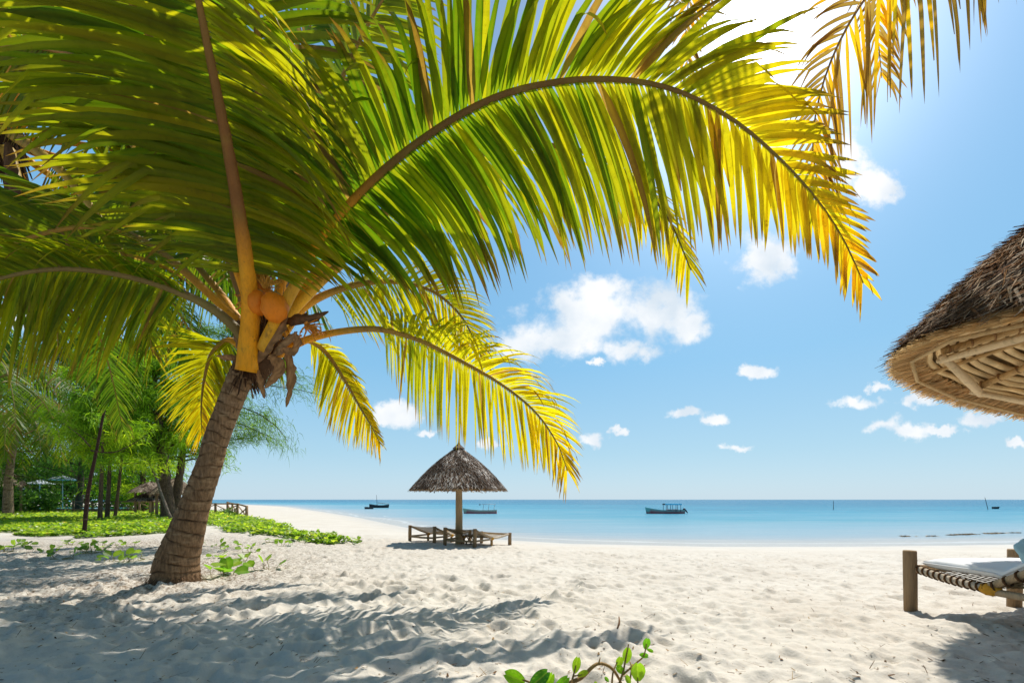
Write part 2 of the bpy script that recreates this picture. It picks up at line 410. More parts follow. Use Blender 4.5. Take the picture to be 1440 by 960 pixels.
def frond(parent, pts, sA, sB, LA=1.5, LB=1.5, n=95, t0=.2, dA=.6, dB=.6, w=.05, yel=.2, ytip=.5, dead=.05, rad=.09, mat='leaf', a0=78, a1=24, k=7, tipdead=.3, world=False, lime=.4, ragged=.1, rcol=None, name='frond', tail=.42, wtip=.55, ypow=1.3, rcol2=(.34, .20, .035), rtr=(.10, .30), bt=.13):
    P = [V(p) if world else at(*p) for p in pts]
    NS = 90; C, Ltot = spline(P, NS)
    mb = MB()
    for side, (S0, LM, dr) in enumerate(((sA, LA, dA), (sB, LB, dB))):
        if LM <= 0: continue
        for i in range(n):
            t = (i + random.uniform(.25, .75) + (.5 if side else 0)) / (n + .5)
            tt = t0 + (1 - t0) * t * .995; u = tt * NS; j = min(int(u), NS - 1)
            p = C[j].lerp(C[j + 1], u - j); T = (C[min(j + 1, NS)] - C[max(j - 1, 0)]).normalized()
            S = keyed(S0, t); S = (S - T * S.dot(T)).normalized()
            a = R(lerp(a0, a1, t ** 1.25) + random.gauss(0, 4.2))
            nrm = T.cross(S).normalized()
            d = (T * math.cos(a) + S * math.sin(a) + nrm * random.gauss(0, .055)).normalized()
            prof = min(1, .5 + t * 2.6) * (1 - (1 - tail) * sstep(.45, 1.0, t))
            L = LM * prof * random.uniform(.9, 1.06)
            broken = random.random() < ragged
            if broken: L *= random.uniform(.6, .92)
            W = w * 1.32 * lerp(1.0, wtip, t ** 1.5) * random.uniform(.85, 1.12) * min(1, .6 + t * 4)
            isdead = random.random() < dead
            f0 = yel + ytip * t ** ypow + random.gauss(0, .13)
            btip = max(0, random.gauss(bt, .10)) + tipdead * sstep(.75, 1, t) * random.random()
            drr = dr * random.uniform(.75, 1.3); tw = random.gauss(.15, .3); fold = random.uniform(.12, .4)
            vs = []; cs = []; q = p.copy(); st = L / k; kink = random.randint(3, k - 1) if random.random() < .12 else -1
            for s in range(k + 1):
                z = s / k
                wv = (T - d * T.dot(d)).normalized(); nv = d.cross(wv)
                ang = tw * z + .1; wv, nv = wv * math.cos(ang) + nv * math.sin(ang), nv * math.cos(ang) - wv * math.sin(ang)
                ww = W * (min(1, .35 + z * 5) * (1 - z ** 2.4) ** .75 if not (broken and z > .9) else .15)
                vs += [q - wv * ww * .5 + nv * ww * fold * .5, q, q + wv * ww * .5 + nv * ww * fold * .5]
                f = f0 + .13 * z
                c = mixc(GREEN, LIME, lime + z * .3); c = mixc(c, YEL, f); c = mixc(c, GOLD, (f - .9) * 1.2)
                if isdead: c = mixc((.22, .13, .055), BROWN, z)
                elif z > 1 - btip: c = mixc(c, BROWN, (z - 1 + btip) / max(.03, btip) * 1.6)
                ce = mixc(c, BROWN, .35 if random.random() < .12 else 0)
                cs += [ce, mixc(c, YEL, .14), c]
                g = drr * st * (.35 + 1.5 * z) / max(LM, .3) * 1.35
                if s == kink: g += .9
                d = (d + V((0, 0, -1)) * g).normalized(); q = q + d * st
            fs = []
            for s in range(k):
                o = s * 3; fs += [(o, o + 1, o + 4, o + 3), (o + 1, o + 2, o + 5, o + 4)]
            mb.add(vs, fs, cs)
    fr = mb.build(name, M[mat], parent)
    st = MB(); m = 46
    CP, _ = spline(P, m); rc = []; rads = []
    for i in range(m + 1):
        t = i / m
        c = rcol if rcol else mixc((.80, .34, .008), rcol2, sstep(rtr[0], rtr[1], t))
        if rcol is None: c = mixc(c, (.20, .14, .03), sstep(.5, 1, t))
        rc.append(jit(c, .08)); rads.append(rad * (1.12 * (1 - t) ** 1.15 + .09) * (1 + .12 * math.exp(-t * 30)))
    st.tube(CP, rads, rc, 8, .05, flat=.8)
    s = st.build('midrib', M['stem'], parent); s.parent = fr
    return fr

UP = (0, 0, 1)
def husk(parent, name, pts, w, col, mat='fibre', curl=.35, world=False, n=14):
    """A curled papery sheath or dry spathe."""
    P = [V(p) if world else at(*p) for p in pts]; C, L = spline(P, n); vs = []; cs = []; m = 7
    for i, p in enumerate(C):
        t = i / n; T = (C[min(i + 1, n)] - C[max(i - 1, 0)]).normalized()
        sd = T.cross(V((0, -1, .2))).normalized(); nn = T.cross(sd)
        ww = w * (math.sin(math.pi * (.12 + .86 * t)) ** .7)
        for q in range(m):
            a = (q / (m - 1) - .5)
            ed = 1 + .7 * mnoise.noise(V((i * 1.3, q * 3.1, w * 50)))
            vs.append(p + sd * ww * a * 2 * ed * .5 + nn * (abs(a) ** 2) * 4 * curl * ww * .5); cs.append(jit(mixc(col, (.10, .06, .035), abs(a) * .9), .35))
    fs = [(i * m + q, i * m + q + 1, (i + 1) * m + q + 1, (i + 1) * m + q) for i in range(n) for q in range(m - 1)]
    mb = MB(); mb.add(vs, fs, cs); return mb.build(name, M[mat], parent)

def trunk_material(name, ringcol, gap, k=1.0, scale=1.0):
    m, nt, out = new_mat(name)
    a = nt.nodes.new('ShaderNodeAttribute'); a.attribute_name = 'Col'
    oc = objcoord(nt, (1, 1, .22)); oc2 = objcoord(nt, (1.0, 1.0, 3.0))
    n1 = noisen(nt, 30 * scale, 6, .7, oc); n2 = noisen(nt, 5 * scale, 5, .6, oc2); n3 = noisen(nt, 60 * scale, 4, .7, objcoord(nt))
    c = mixrgb(nt, mathn(nt, 'MULTIPLY', mathn(nt, 'SUBTRACT', n1, .30), 3.2, None, True), gap, a.outputs['Color'])
    c = mixrgb(nt, mathn(nt, 'MULTIPLY', mathn(nt, 'SUBTRACT', n2, .55), 4, None, True), c, ringcol)
    c = mixrgb(nt, mathn(nt, 'MULTIPLY', n3, .5), c, mixrgb(nt, 1.0, c, (1.5, 1.4, 1.25), 'MULTIPLY'))
    b = nt.nodes.new('ShaderNodeBsdfPrincipled'); b.inputs['Roughness'].default_value = .9; b.inputs['Specular IOR Level'].default_value = .05
    nt.links.new(c, b.inputs['Base Color'])
    bp = nt.nodes.new('ShaderNodeBump'); bp.inputs['Strength'].default_value = .9; bp.inputs['Distance'].default_value = .03
    nt.links.new(mathn(nt, 'ADD', n1, mathn(nt, 'MULTIPLY', n3, .4)), bp.inputs['Height']); nt.links.new(bp.outputs[0], b.inputs['Normal'])
    nt.links.new(b.outputs[0], out.inputs['Surface']); return m
M['trunk'] = trunk_material('palm bark', (.42, .30, .18), (.09, .055, .032))
M['bark'] = trunk_material('casuarina bark', (.20, .14, .10), (.035, .022, .018))

def palm_trunk(parent, pts, rads, col=(.30, .18, .095), ringgap=.185, seg=36, n=None, world=False, mat='trunk'):
    P = [V(p) if world else at(*p) for p in pts]
    N_ = n or 260; C, L = spline(P, N_); vs = []; cs = []
    u = V((1, 0, 0)); m = len(rads) - 1; cd = [0]
    for a_, b_ in zip(P, P[1:]): cd.append(cd[-1] + (b_ - a_).length)
    for i, p in enumerate(C):
        t = i / N_; T = (C[min(i + 1, N_)] - C[max(i - 1, 0)]).normalized(); u = (u - T * u.dot(T)).normalized(); w = T.cross(u)
        r = float(np.interp(t * cd[-1], cd, rads))
        for k in range(seg):
            a = 2 * math.pi * k / seg; ca, sa = math.cos(a), math.sin(a)
            s = t * L + .06 * mnoise.noise(V((ca * 1.1, sa * 1.1, t * L * 1.7))) + .035 * math.sin(a + t * 9)
            wrap = (s / ringgap * (1 + .12 * t)) ; fr = wrap % 1.0; idx = int(wrap)
            h = mnoise.noise(V((idx * 3.7, ca, sa)))
            step = (1 - fr) ** 1.5 * .5 - .65 * math.exp(-((fr - .97) / .075) ** 2) * (.5 + .9 * max(0, h + .45))
            rr_ = r * (1 + .065 * step + .03 * mnoise.noise(V((ca * 2, sa * 2, t * L * 2))) + .012 * math.sin(a * 17 + h * 5))
            vs.append(p + u * ca * rr_ + w * sa * rr_)
            dark = math.exp(-((fr - .94) / .10) ** 2) * (.35 + 1.1 * max(0, mnoise.noise(V((idx * 5.1, ca * 1.2 + 7, sa * 1.2))) + .35))
            cc = mixc(col, (.30, .21, .135), .55 * (1 - fr) * sstep(0, 1, t) + .25 * (h + .5)); cs.append(mixc(cc, (.022, .013, .009), min(1, dark)))
    fs = [(i * seg + k, i * seg + (k + 1) % seg, (i + 1) * seg + (k + 1) % seg, (i + 1) * seg + k) for i in range(N_) for k in range(seg)]
    mb = MB(); mb.add(vs, fs, cs); return mb.build('trunk', M[mat], parent)

# ------------------------------------------------------------------ the leaning coconut palm
g = gp(248, 820)
PY = g.y
palm = thing('coconut_palm', (g.x, g.y, g.z), 'big leaning coconut palm with ringed brown trunk, yellow leaf stalks and orange nut', 'palm tree')
palm_trunk(palm, [(243, 836, PY), (247, 812, PY), (249, 790, PY), (261, 752, PY), (271, 720, PY), (282, 688, PY), (296, 648, PY), (304, 618, PY), (325, 563, PY), (339, 530, PY), (356, 500, PY), (374, 472, PY)],
           [.33, .312, .292, .240, .205, .186, .170, .166, .166, .172, .172, .13])
Y0 = PY
# the upright stalk that comes overhead
frond(palm, [(347, 522, Y0 - .28), (352, 440, Y0 - .45), (346, 360, Y0 - .8), (334, 280, Y0 - 1.3), (318, 190, Y0 - 1.9), (298, 90, Y0 - 2.5), (276, -20, Y0 - 3.0), (245, -170, Y0 - 3.5), (205, -330, Y0 - 3.7)],
      [(0, (-1, .05, -.05)), (1, (-1, 0, -.1))], [(0, (1, .1, .15)), (1, (1, -.1, -.5))], LA=2.2, LB=1.75, n=112, t0=.25, dA=.5, dB=.75, w=.070, yel=.16, ytip=.12, rad=.12, a0=88, a1=86, lime=.55, rcol2=(.19, .085, .025), rtr=(.22, .42), dead=.01, tipdead=0)
# the great arch across the picture
frond(palm, [(385, 475, Y0 - .1), (412, 405, Y0 - .2), (452, 335, Y0 - .4), (520, 258, Y0 - .7), (600, 192, Y0 - 1.1), (690, 140, Y0 - 1.45), (780, 116, Y0 - 1.75), (870, 112, Y0 - 2.0), (950, 127, Y0 - 2.2),
             (1030, 168, Y0 - 2.35), (1095, 222, Y0 - 2.45), (1150, 282, Y0 - 2.45), (1188, 340, Y0 - 2.4), (1214, 398, Y0 - 2.35)],
      [(0, (-.75, -.5, .45)), (.25, (-.2, -1, .45)), (.6, (.05, -1, .35)), (.8, (.6, -.6, .5)), (1, (.8, -.3, .3))], [(0, (.4, .3, -1)), (1, (.1, .2, -1))],
      LA=1.75, LB=2.25, n=165, t0=.13, dA=.75, dB=.85, w=.084, yel=-.06, ytip=1.3, bt=.18, rad=.066, a0=74, a1=22, lime=.3, dead=.04, tipdead=.5, ypow=2.1, tail=.20, wtip=.34, rcol2=(.16, .09, .03), rtr=(.17, .33))  # yellowing toward the tip also paints in backlight, the dark green base shade
# a second arch behind it
frond(palm, [(392, 468, Y0 + .1), (430, 405, Y0 + .2), (485, 345, Y0 + .3), (580, 270, Y0 + .3), (680, 215, Y0 + .2), (780, 205, Y0), (870, 235, Y0 - .1), (935, 300, Y0 - .2), (972, 380, Y0 - .2)],
      [(0, (-.2, 1, .3)), (1, (.8, .3, .3))], [(0, (.3, .1, -1)), (1, (0, .1, -1))], LA=1.3, LB=1.55, n=95, t0=.2, dA=.6, dB=.5, w=.06, yel=.35, ytip=.5, rad=.085, lime=.8)
frond(palm, [(396, 470, Y0 + .1), (432, 428, Y0 + .3), (490, 403, Y0 + .6), (550, 396, Y0 + .8), (605, 408, Y0 + .9), (645, 440, Y0 + 1), (668, 480, Y0 + 1), (680, 512, Y0 + 1)],
      [(0, (-.1, .6, .5)), (.5, (.5, .3, .6)), (1, (1, .1, .1))], [(0, (.1, .2, -1)), (1, (-.4, .1, -1))], LA=1.0, LB=1.45, n=104, t0=.24, dA=.6, dB=.45, w=.034, yel=.35, ytip=.5, rad=.062, lime=.9)
frond(palm, [(392, 498, Y0 - .1), (430, 478, Y0 - .2), (480, 466, Y0 - .3), (535, 463, Y0 - .4), (590, 478, Y0 - .5), (650, 508, Y0 - .6), (705, 540, Y0 - .6), (752, 578, Y0 - .6), (783, 622, Y0 - .5), (798, 662, Y0 - .5)],
      [(0, (.2, -.8, .3)), (.5, (.7, -.5, .5)), (1, (1, -.2, .4))], [(0, (-.2, .2, -1)), (1, (0, .1, -1))], LA=1.05, LB=1.25, n=118, t0=.33, dA=.95, dB=.45, w=.033, yel=.4, ytip=.55, rad=.062, lime=1, tipdead=.8, a1=20)
frond(palm, [(388, 492, Y0 + .3), (425, 478, Y0 + .6), (455, 492, Y0 + .9), (482, 530, Y0 + 1), (508, 575, Y0 + 1.1), (524, 602, Y0 + 1.1), (535, 624, Y0 + 1.1)],
      [(0, (1, .3, 0)), (1, (.5, .3, -.2))], [(0, (-1, -.1, -.5)), (1, (-.6, 0, -.7))], LA=.5, LB=1.0, n=84, t0=.22, dA=.9, dB=.4, w=.032, yel=.5, ytip=.5, rad=.05, lime=1, a0=60)
frond(palm, [(352, 490, Y0 - .1), (328, 458, Y0 - .3), (292, 430, Y0 - .5), (235, 404, Y0 - .7), (170, 386, Y0 - .9), (100, 378, Y0 - 1.1), (30, 384, Y0 - 1.3), (-50, 410, Y0 - 1.4), (-120, 455, Y0 - 1.4)],
      [(0, (-.5, -1, .4)), (1, (-.6, -1, .2))], [(0, (.1, .2, -1)), (1, (0, .1, -1))], LA=.95, LB=1.55, n=120, t0=.24, dA=.9, dB=.45, w=.038, yel=.12, ytip=.2, rad=.07, lime=.5, rcol=(.20, .15, .05))
frond(palm, [(350, 500, Y0 + .1), (322, 478, Y0 + .2), (298, 497, Y0 + .3), (287, 535, Y0 + .3), (283, 575, Y0 + .3), (284, 612, Y0 + .3)],
      [(0, (-1, .1, -.2)), (1, (-.8, 0, -.6))], [(0, (1, .1, -.2)), (1, (.8, 0, -.6))], LA=1.0, LB=.75, n=82, t0=.18, dA=.35, dB=.4, w=.034, yel=.35, ytip=.5, rad=.055, lime=1, a0=66, a1=28, dead=.01)
# fronds behind and above that close the crown
frond(palm, [(362, 470, Y0 + .2), (332, 390, Y0 + .3), (300, 290, Y0 + .2), (245, 190, Y0), (165, 110, Y0 - .2), (70, 70, Y0 - .4), (-40, 70, Y0 - .5), (-140, 110, Y0 - .5)],
      [(0, (-.6, .3, .6)), (1, (-.3, .6, .5))], [(0, (1, .2, -.2)), (.5, (.4, .4, -1)), (1, (.1, .2, -1))], LA=1.5, LB=1.7, n=90, t0=.25, dA=.6, dB=.6, w=.075, yel=.02, ytip=.15, rad=.085, mat='leafshade', lime=.25, rcol=(.3, .16, .04))
frond(palm, [(378, 465, Y0 + .3), (402, 380, Y0 + .5), (425, 290, Y0 + .6), (452, 190, Y0 + .5), (490, 90, Y0 + .3), (545, -10, Y0), (620, -100, Y0 - .3)],
      [(0, (-1, .3, .2)), (1, (-.6, .5, .6))], [(0, (1, .3, .1)), (1, (.6, .5, -.4))], LA=1.6, LB=1.5, n=85, t0=.32, dA=.7, dB=.7, w=.08, yel=.1, ytip=.2, rad=.08, mat='leafshade', lime=.5)
frond(palm, [(370, 465, Y0 + .3), (372, 380, Y0 + .7), (380, 280, Y0 + 1.0), (395, 180, Y0 + 1.1), (420, 80, Y0 + 1.1), (455, 0, Y0 + 1), (510, -70, Y0 + .8)],
      [(0, (-1, .3, .1)), (1, (-1, .4, .2))], [(0, (1, .3, .1)), (1, (1, .5, -.3))], LA=1.8, LB=1.6, n=80, t0=.2, dA=.8, dB=.7, w=.08, yel=.0, ytip=.1, rad=.07, mat='leafshade', lime=.1)
frond(palm, [(355, 480, Y0 + .3), (300, 400, Y0 + .8), (230, 330, Y0 + 1.2), (150, 290, Y0 + 1.5), (70, 285, Y0 + 1.6), (-10, 310, Y0 + 1.6)],
      [(0, (-.3, .3, 1)), (1, (-.2, .3, 1))], [(0, (.2, .2, -1)), (1, (0, .2, -1))], LA=1.4, LB=1.7, n=80, t0=.2, dA=.7, dB=.5, w=.06, yel=.1, ytip=.3, rad=.07, mat='leafshade', lime=.5)
# more fronds overhead, mostly out of view: they throw the shade on the sand
for q, (ex, ey, ez, dx) in enumerate([(-7.8, 6.2, 4.6, 0), (-4.0, 2.9, 6.6, .2), (-2.2, 3.7, 7.4, .4)]):
    c0 = at(368, 478, Y0); e = V((ex, ey, ez)); mid = c0.lerp(e, .5) + V((0, 0, 1.1)); en = e + (e - c0) * .28 + V((0, 0, -1.1))
    frond(palm, [c0, mid, e, en], [(0, (-.5, -.6, .2)), (1, (-.5, -.6, .2))], [(0, (.5, .6, .1)), (1, (.5, .6, -.1))], LA=1.5, LB=1.5, n=78, t0=.25, dA=.6, dB=.6, w=.08, yel=.1, ytip=.2, rad=.07, world=True, mat='leafshade', lime=.4)
# fibre, sheaths and spathes round the crown
husk(palm, 'dead_stalk', [(352, 512, Y0 - .24), (372, 488, Y0 - .34), (392, 462, Y0 - .40), (404, 440, Y0 - .40)], .20, (.30, .17, .08))
husk(palm, 'dead_stalk', [(380, 505, Y0 - .22), (396, 484, Y0 - .30), (418, 466, Y0 - .32)], .16, (.36, .22, .11))
husk(palm, 'dead_stalk', [(342, 505, Y0 - .10), (334, 470, Y0 - .15), (330, 440, Y0 - .1)], .16, (.28, .16, .08))
husk(palm, 'dead_stalk', [(372, 470, Y0 - .2), (378, 430, Y0 - .1), (372, 395, Y0)], .18, (.34, .22, .12))
fb = MB()
for i in range(1300):
    a = random.uniform(0, 6.28); hgt = random.uniform(-.25, 1.25); c = at(lerp(352, 384, hgt), lerp(522, 455, hgt), Y0)
    d = V((math.cos(a), math.sin(a) * .9, random.uniform(-.5, .7))).normalized(); r = random.uniform(.15, .25)
    p = c + V((math.cos(a), math.sin(a), 0)) * r * .8; L = random.uniform(.1, .34); wv = d.cross(V((0, 0, 1))).normalized() * random.uniform(.004, .022)
    e = p + d * L * .4 + V((0, 0, random.choice((-1, 1)) * L * .8))
    fb.add([p - wv, p + wv, e + wv * .3, e - wv * .3], [(0, 1, 2, 3)], jit(random.choice([(.16, .09, .045), (.09, .05, .03), (.26, .17, .09), (.05, .03, .02)]), .3))
fb.tube([at(350, 532, Y0), at(360, 512, Y0), at(368, 490, Y0), at(378, 462, Y0), at(388, 430, Y0 + .1)], [.21, .24, .25, .21, .10], (.09, .05, .028), 20, .5)
fb.build('fibre_sheath', M['fibre'], palm)
rb = MB()
for i in range(520):
    a = random.uniform(0, 6.28); c = at(245, 815, PY); r = .325 * random.uniform(.93, 1.05); p = V((c.x + math.cos(a) * r, c.y + math.sin(a) * r, H(c.x, c.y) + random.uniform(-.02, .14)))
    e = p + V((math.cos(a + random.gauss(0, .4)) * random.uniform(.02, .14), math.sin(a) * random.uniform(.02, .12), -random.uniform(.05, .16))); wv = V((-math.sin(a), math.cos(a), 0)) * random.uniform(.003, .010)
    rb.add([p - wv, p + wv, e + wv * .4, e - wv * .4], [(0, 1, 2, 3)], jit((.15, .09, .05), .4))
rb.build('root_mat', M['fibre'], palm, False)
husk(palm, 'spathe', [(398, 452, Y0 - .2), (418, 448, Y0 - .35), (440, 446, Y0 - .45), (462, 438, Y0 - .5)], .17, (.17, .09, .045))
husk(palm, 'dead_stalk', [(402, 490, Y0 - .25), (408, 520, Y0 - .3), (407, 548, Y0 - .3), (402, 572, Y0 - .3)], .13, (.40, .21, .09))
husk(palm, 'dead_stalk', [(378, 500, Y0 - .3), (392, 512, Y0 - .35), (385, 528, Y0 - .35), (372, 545, Y0 - .3)], .18, (.40, .21, .09))
husk(palm, 'dead_stalk', [(362, 520, Y0 - .25), (366, 540, Y0 - .3), (372, 560, Y0 - .3)], .10, (.40, .21, .09))
husk(palm, 'dead_stalk', [(345, 498, Y0 - .1), (328, 502, Y0 - .2), (304, 500, Y0 - .2)], .11, (.40, .21, .09))
husk(palm, 'dead_stalk', [(392, 488, Y0 - .25), (410, 492, Y0 - .4), (418, 480, Y0 - .45), (414, 466, Y0 - .4)], .15, (.40, .21, .09))
husk(palm, 'dead_stalk', [(404, 412, Y0 + .2), (412, 378, Y0 + .2), (418, 345, Y0 + .2)], .12, (.55, .45, .36))
def petiole(pts, r0, r1, col):
    P = [at(*p) for p in pts]; C, L = spline(P, 16); mb = MB(); mb.tube(C, [lerp(r0, r1, i / 16) for i in range(17)], [jit(mixc(col, (.35, .22, .05), abs(i / 16 - .4)), .06) for i in range(17)], 12, .06)
    return mb.build('leaf_stalk', M['stem'], palm)
petiole([(370, 492, Y0 - .25), (384, 462, Y0 - .35), (402, 425, Y0 - .4), (425, 385, Y0 - .42)], .105, .07, (.80, .40, .012))
petiole([(384, 470, Y0 - .05), (412, 435, Y0 - .1), (455, 392, Y0 - .1), (480, 372, Y0 - .05)], .095, .062, (.76, .40, .015))
for i, (px, py, rr_, cc) in enumerate([(386, 432, .2, (.74, .22, .012)), (363, 425, .17, (.68, .20, .012)), (358, 408, .15, (.62, .18, .012)), (372, 412, .13, (.55, .20, .02))]):
    mb = MB(); c = at(px, py, Y0 - .55 + i * .07); mb.ball(c, (rr_ * .90, rr_ * .90, rr_ * 1.04), cc, 28, 18, .12)
    nut = mb.build('coconut', M['nut'], palm)
    cp = MB(); cp.ball(c + V((0, 0, rr_ * .92)), (rr_ * .45, rr_ * .45, rr_ * .16), (.28, .2, .06), 10, 6, .2); cp.build('calyx', M['nut'], palm).parent = nut
def spray(px, py, n, dr, spread, col, L=.3):
    mb = MB(); c = at(px, py, Y0 - .5)
    for i in range(n):
        a = random.gauss(0, spread); d = (V(dr) + V((a, random.gauss(0, .3), random.gauss(0, .3)))).normalized(); l = L * random.uniform(.6, 1.2)
        p = [c + d * l * s + V((math.sin(s * 7 + i) * .015, 0, -.05 * s * s)) for s in (0, .35, .7, 1)]
        mb.tube(p, [.013, .012, .01, .005], jit(col, .25), 5)
        for q in range(3): mb.ball(p[random.randint(1, 3)] + V((random.uniform(-.02, .02),) * 3), .014, jit(col, .2), 6, 4)
    return mb.build('flower_stalk', M['stem'], palm)
spray(372, 405, 26, (.1, 0, 1), .5, (.55, .28, .04), .34)
spray(430, 458, 24, (.8, 0, -.3), .6, (.62, .22, .03), .24)
spray(352, 420, 14, (-.6, 0, -.2), .5, (.62, .25, .04), .2)

# ------------------------------------------------------------------ the palm at the picture's edge
def other_palm(base, hub, label, rt, name='coconut_palm'):
    p = thing(name, base, label, 'palm tree'); mid = V(base).lerp(V(hub), .5) + V((.3, 0, -.2))
    palm_trunk(p, [V(base) - V((0, 0, .15)), mid, V(hub)], [rt * 1.5, rt, rt * .8], n=120, seg=20, world=True, ringgap=.2)
    return p
hub = at(-10, 190, 7.6)
p2 = other_palm((-14.5, 6.6, H(-14.5, 6.6)), hub, 'coconut palm beside the big one, its dark fibrous crown behind the overhead leaves', .2)
def hubfibre(parent, c, r, n=260):
    mb = MB(); mb.ball(c, (r, r, r * 1.7), (.05, .03, .02), 14, 10, .5)
    for i in range(n):
        a = random.uniform(0, 6.28); p = c + V((math.cos(a), math.sin(a), 0)) * r * random.uniform(.5, 1.1) + V((0, 0, random.uniform(-1.4, 1.4) * r))
        e = p + V((math.cos(a) * .1, math.sin(a) * .1, -random.uniform(.1, .5) * r * 3)); wv = V((random.uniform(-1, 1), random.uniform(-1, 1), 0)).normalized() * r * .07
        mb.add([p - wv, p + wv, e + wv * .4, e - wv * .4], [(0, 1, 2, 3)], jit(random.choice([(.1, .06, .035), (.05, .03, .02), (.3, .25, .2)]), .3))
    mb.build('fibre_sheath', M['fibre'], parent)
hubfibre(p2, hub, .33)
husk(p2, 'dead_stalk', [(8, 200, 7.2), (14, 260, 7.1), (22, 310, 7.1), (30, 350, 7.1)], .22, (.12, .07, .04))
frond(p2, [(20, 190, 7.4), (80, 235, 7.2), (135, 300, 7.1), (180, 370, 7.2), (205, 440, 7.3), (215, 500, 7.4)], [(0, (.8, 0, .5)), (1, (1, 0, -.1))], [(0, (-.6, .1, -.7)), (1, (-.9, .1, -.5))],
      LA=1.35, LB=1.5, n=75, t0=.22, dA=.5, dB=.5, w=.055, yel=.05, ytip=.2, rad=.085, rcol=(.42, .27, .04))
frond(p2, [(10, 210, 7.5), (35, 290, 7.4), (62, 350, 7.4), (78, 420, 7.5), (82, 490, 7.6)], [(0, (1, 0, .1)), (1, (1, 0, -.4))], [(0, (-1, .1, -.1)), (1, (-1, .1, -.5))],
      LA=1.3, LB=1.3, n=70, t0=.22, dA=.5, dB=.5, w=.055, yel=.05, ytip=.2, rad=.08, rcol=(.42, .27, .04))
frond(p2, [(10, 180, 7.5), (80, 150, 7.8), (160, 150, 8.2), (230, 190, 8.5), (290, 260, 8.7), (330, 350, 8.8)], [(0, (.3, .3, 1)), (1, (1, .3, .3))], [(0, (.2, .2, -1)), (1, (-.3, .2, -1))],
      LA=1.5, LB=1.6, n=80, t0=.15, dA=.6, dB=.5, w=.065, yel=.25, ytip=.4, rad=.08, lime=.9)
frond(p2, [(0, 170, 7.6), (40, 90, 7.6), (110, 30, 7.7), (200, 10, 7.8), (290, 40, 7.9), (350, 110, 8)], [(0, (-.3, .3, 1)), (1, (.6, .3, 1))], [(0, (.4, .2, -1)), (1, (-.1, .2, -1))],
      LA=1.5, LB=1.6, n=80, t0=.15, dA=.6, dB=.5, w=.07, yel=.1, ytip=.3, rad=.08, lime=.6)
frond(p2, [(0, 180, 7.5), (20, 100, 7.2), (60, 20, 6.9), (130, -60, 6.6), (230, -120, 6.4)], [(0, (-.6, -.3, .5)), (1, (-.3, -.5, .6))], [(0, (1, .2, -.2)), (1, (.5, .3, -1))],
      LA=1.5, LB=1.7, n=75, t0=.15, dA=.6, dB=.5, w=.075, yel=.1, ytip=.2, rad=.08, lime=.5)
frond(p2, [(0, 200, 7.6), (-60, 260, 7.6), (-100, 340, 7.6), (-120, 430, 7.6)], [(0, (1, .2, 0)), (1, (1, .2, -.2))], [(0, (-1, .2, 0)), (1, (-1, .2, -.2))],
      LA=1.7, LB=1.2, n=60, t0=.15, dA=.5, dB=.5, w=.06, yel=.1, ytip=.2, rad=.08, lime=.3)

for e in [V((-8.6, 12.0, 5.6)), V((-11.6, 12.6, 5.4)), V((-6.6, 10.6, 6.3)), V((-14.5, 11.5, 5.2)), V((-12.5, 9.2, 6.4)), V((-10.0, 12.9, 6.6)), V((-7.4, 12.6, 6.9)), V((-5.4, 9.8, 7.0))]:  # back fronds added to throw shade on the sand at the left
    mid = hub.lerp(e, .5) + V((0, 0, .7)); en = e + (e - hub) * .28 + V((0, 0, -1.3)); dv = (e - hub).normalized(); sv = V((-dv.y, dv.x, 0))
    frond(p2, [hub, mid, e, en], tuple(sv + V((0, 0, -.3))), tuple(-sv + V((0, 0, -.3))), LA=1.5, LB=1.5, n=80, t0=.2, dA=.7, dB=.7, w=.075, yel=-.15, ytip=.1, rad=.055, world=True, mat='leafshade', lime=.15, dead=.02)
# ------------------------------------------------------------------ the palm whose dry fronds hang over the parasol
hub3 = V((8.3, 3.4, 7.6))
p3 = other_palm((9.6, 2.2, H(9.6, 2.2)), hub3, 'coconut palm whose golden drying fronds hang into the sky above the thatched parasol', .2)
hubfibre(p3, hub3, .3, 120)
kw = dict(mat='leaf', yel=1.0, ytip=.9, lime=1, dead=.45, tipdead=.9, bt=.45, rcol=(.30, .15, .04), ragged=.3)
frond(p3, [hub3, at(1500, -230, 4.2), at(1390, -200, 4.1), at(1300, -100, 4.1), at(1215, 0, 4.2), at(1165, 95, 4.3), at(1143, 190, 4.4), at(1150, 262, 4.5)],
      [(0, (-.6, -.2, .6)), (1, (-1, 0, -.3))], [(0, (.6, .1, -1)), (1, (1, .1, -.9))], LA=.95, LB=1.45, n=62, t0=.4, dA=.8, dB=.75, w=.036, rad=.05, world=True, a0=66, a1=26, **kw)
frond(p3, [hub3, at(1540, -330, 4.6), at(1440, -300, 4.8), at(1330, -210, 5.1), at(1260, -90, 5.4), at(1235, 20, 5.6), at(1240, 110, 5.8)],
      [(0, (-.6, -.2, .4)), (1, (-1, 0, -.6))], [(0, (.6, .1, -1)), (1, (1, .1, -.9))], LA=1.0, LB=1.15, n=60, t0=.35, dA=.8, dB=.7, w=.042, rad=.05, world=True, a0=60, a1=30, **kw)
frond(p3, [hub3, at(1600, -160, 4.0), at(1545, -100, 3.9), at(1500, -20, 3.9), at(1480, 60, 4.0)],
      [(0, (-.8, -.2, -.3)), (1, (-1, 0, -.6))], [(0, (.6, .1, -1)), (1, (1, .1, -.9))], LA=.62, LB=.8, n=40, t0=.3, dA=.5, dB=.6, w=.04, rad=.05, world=True, **kw)
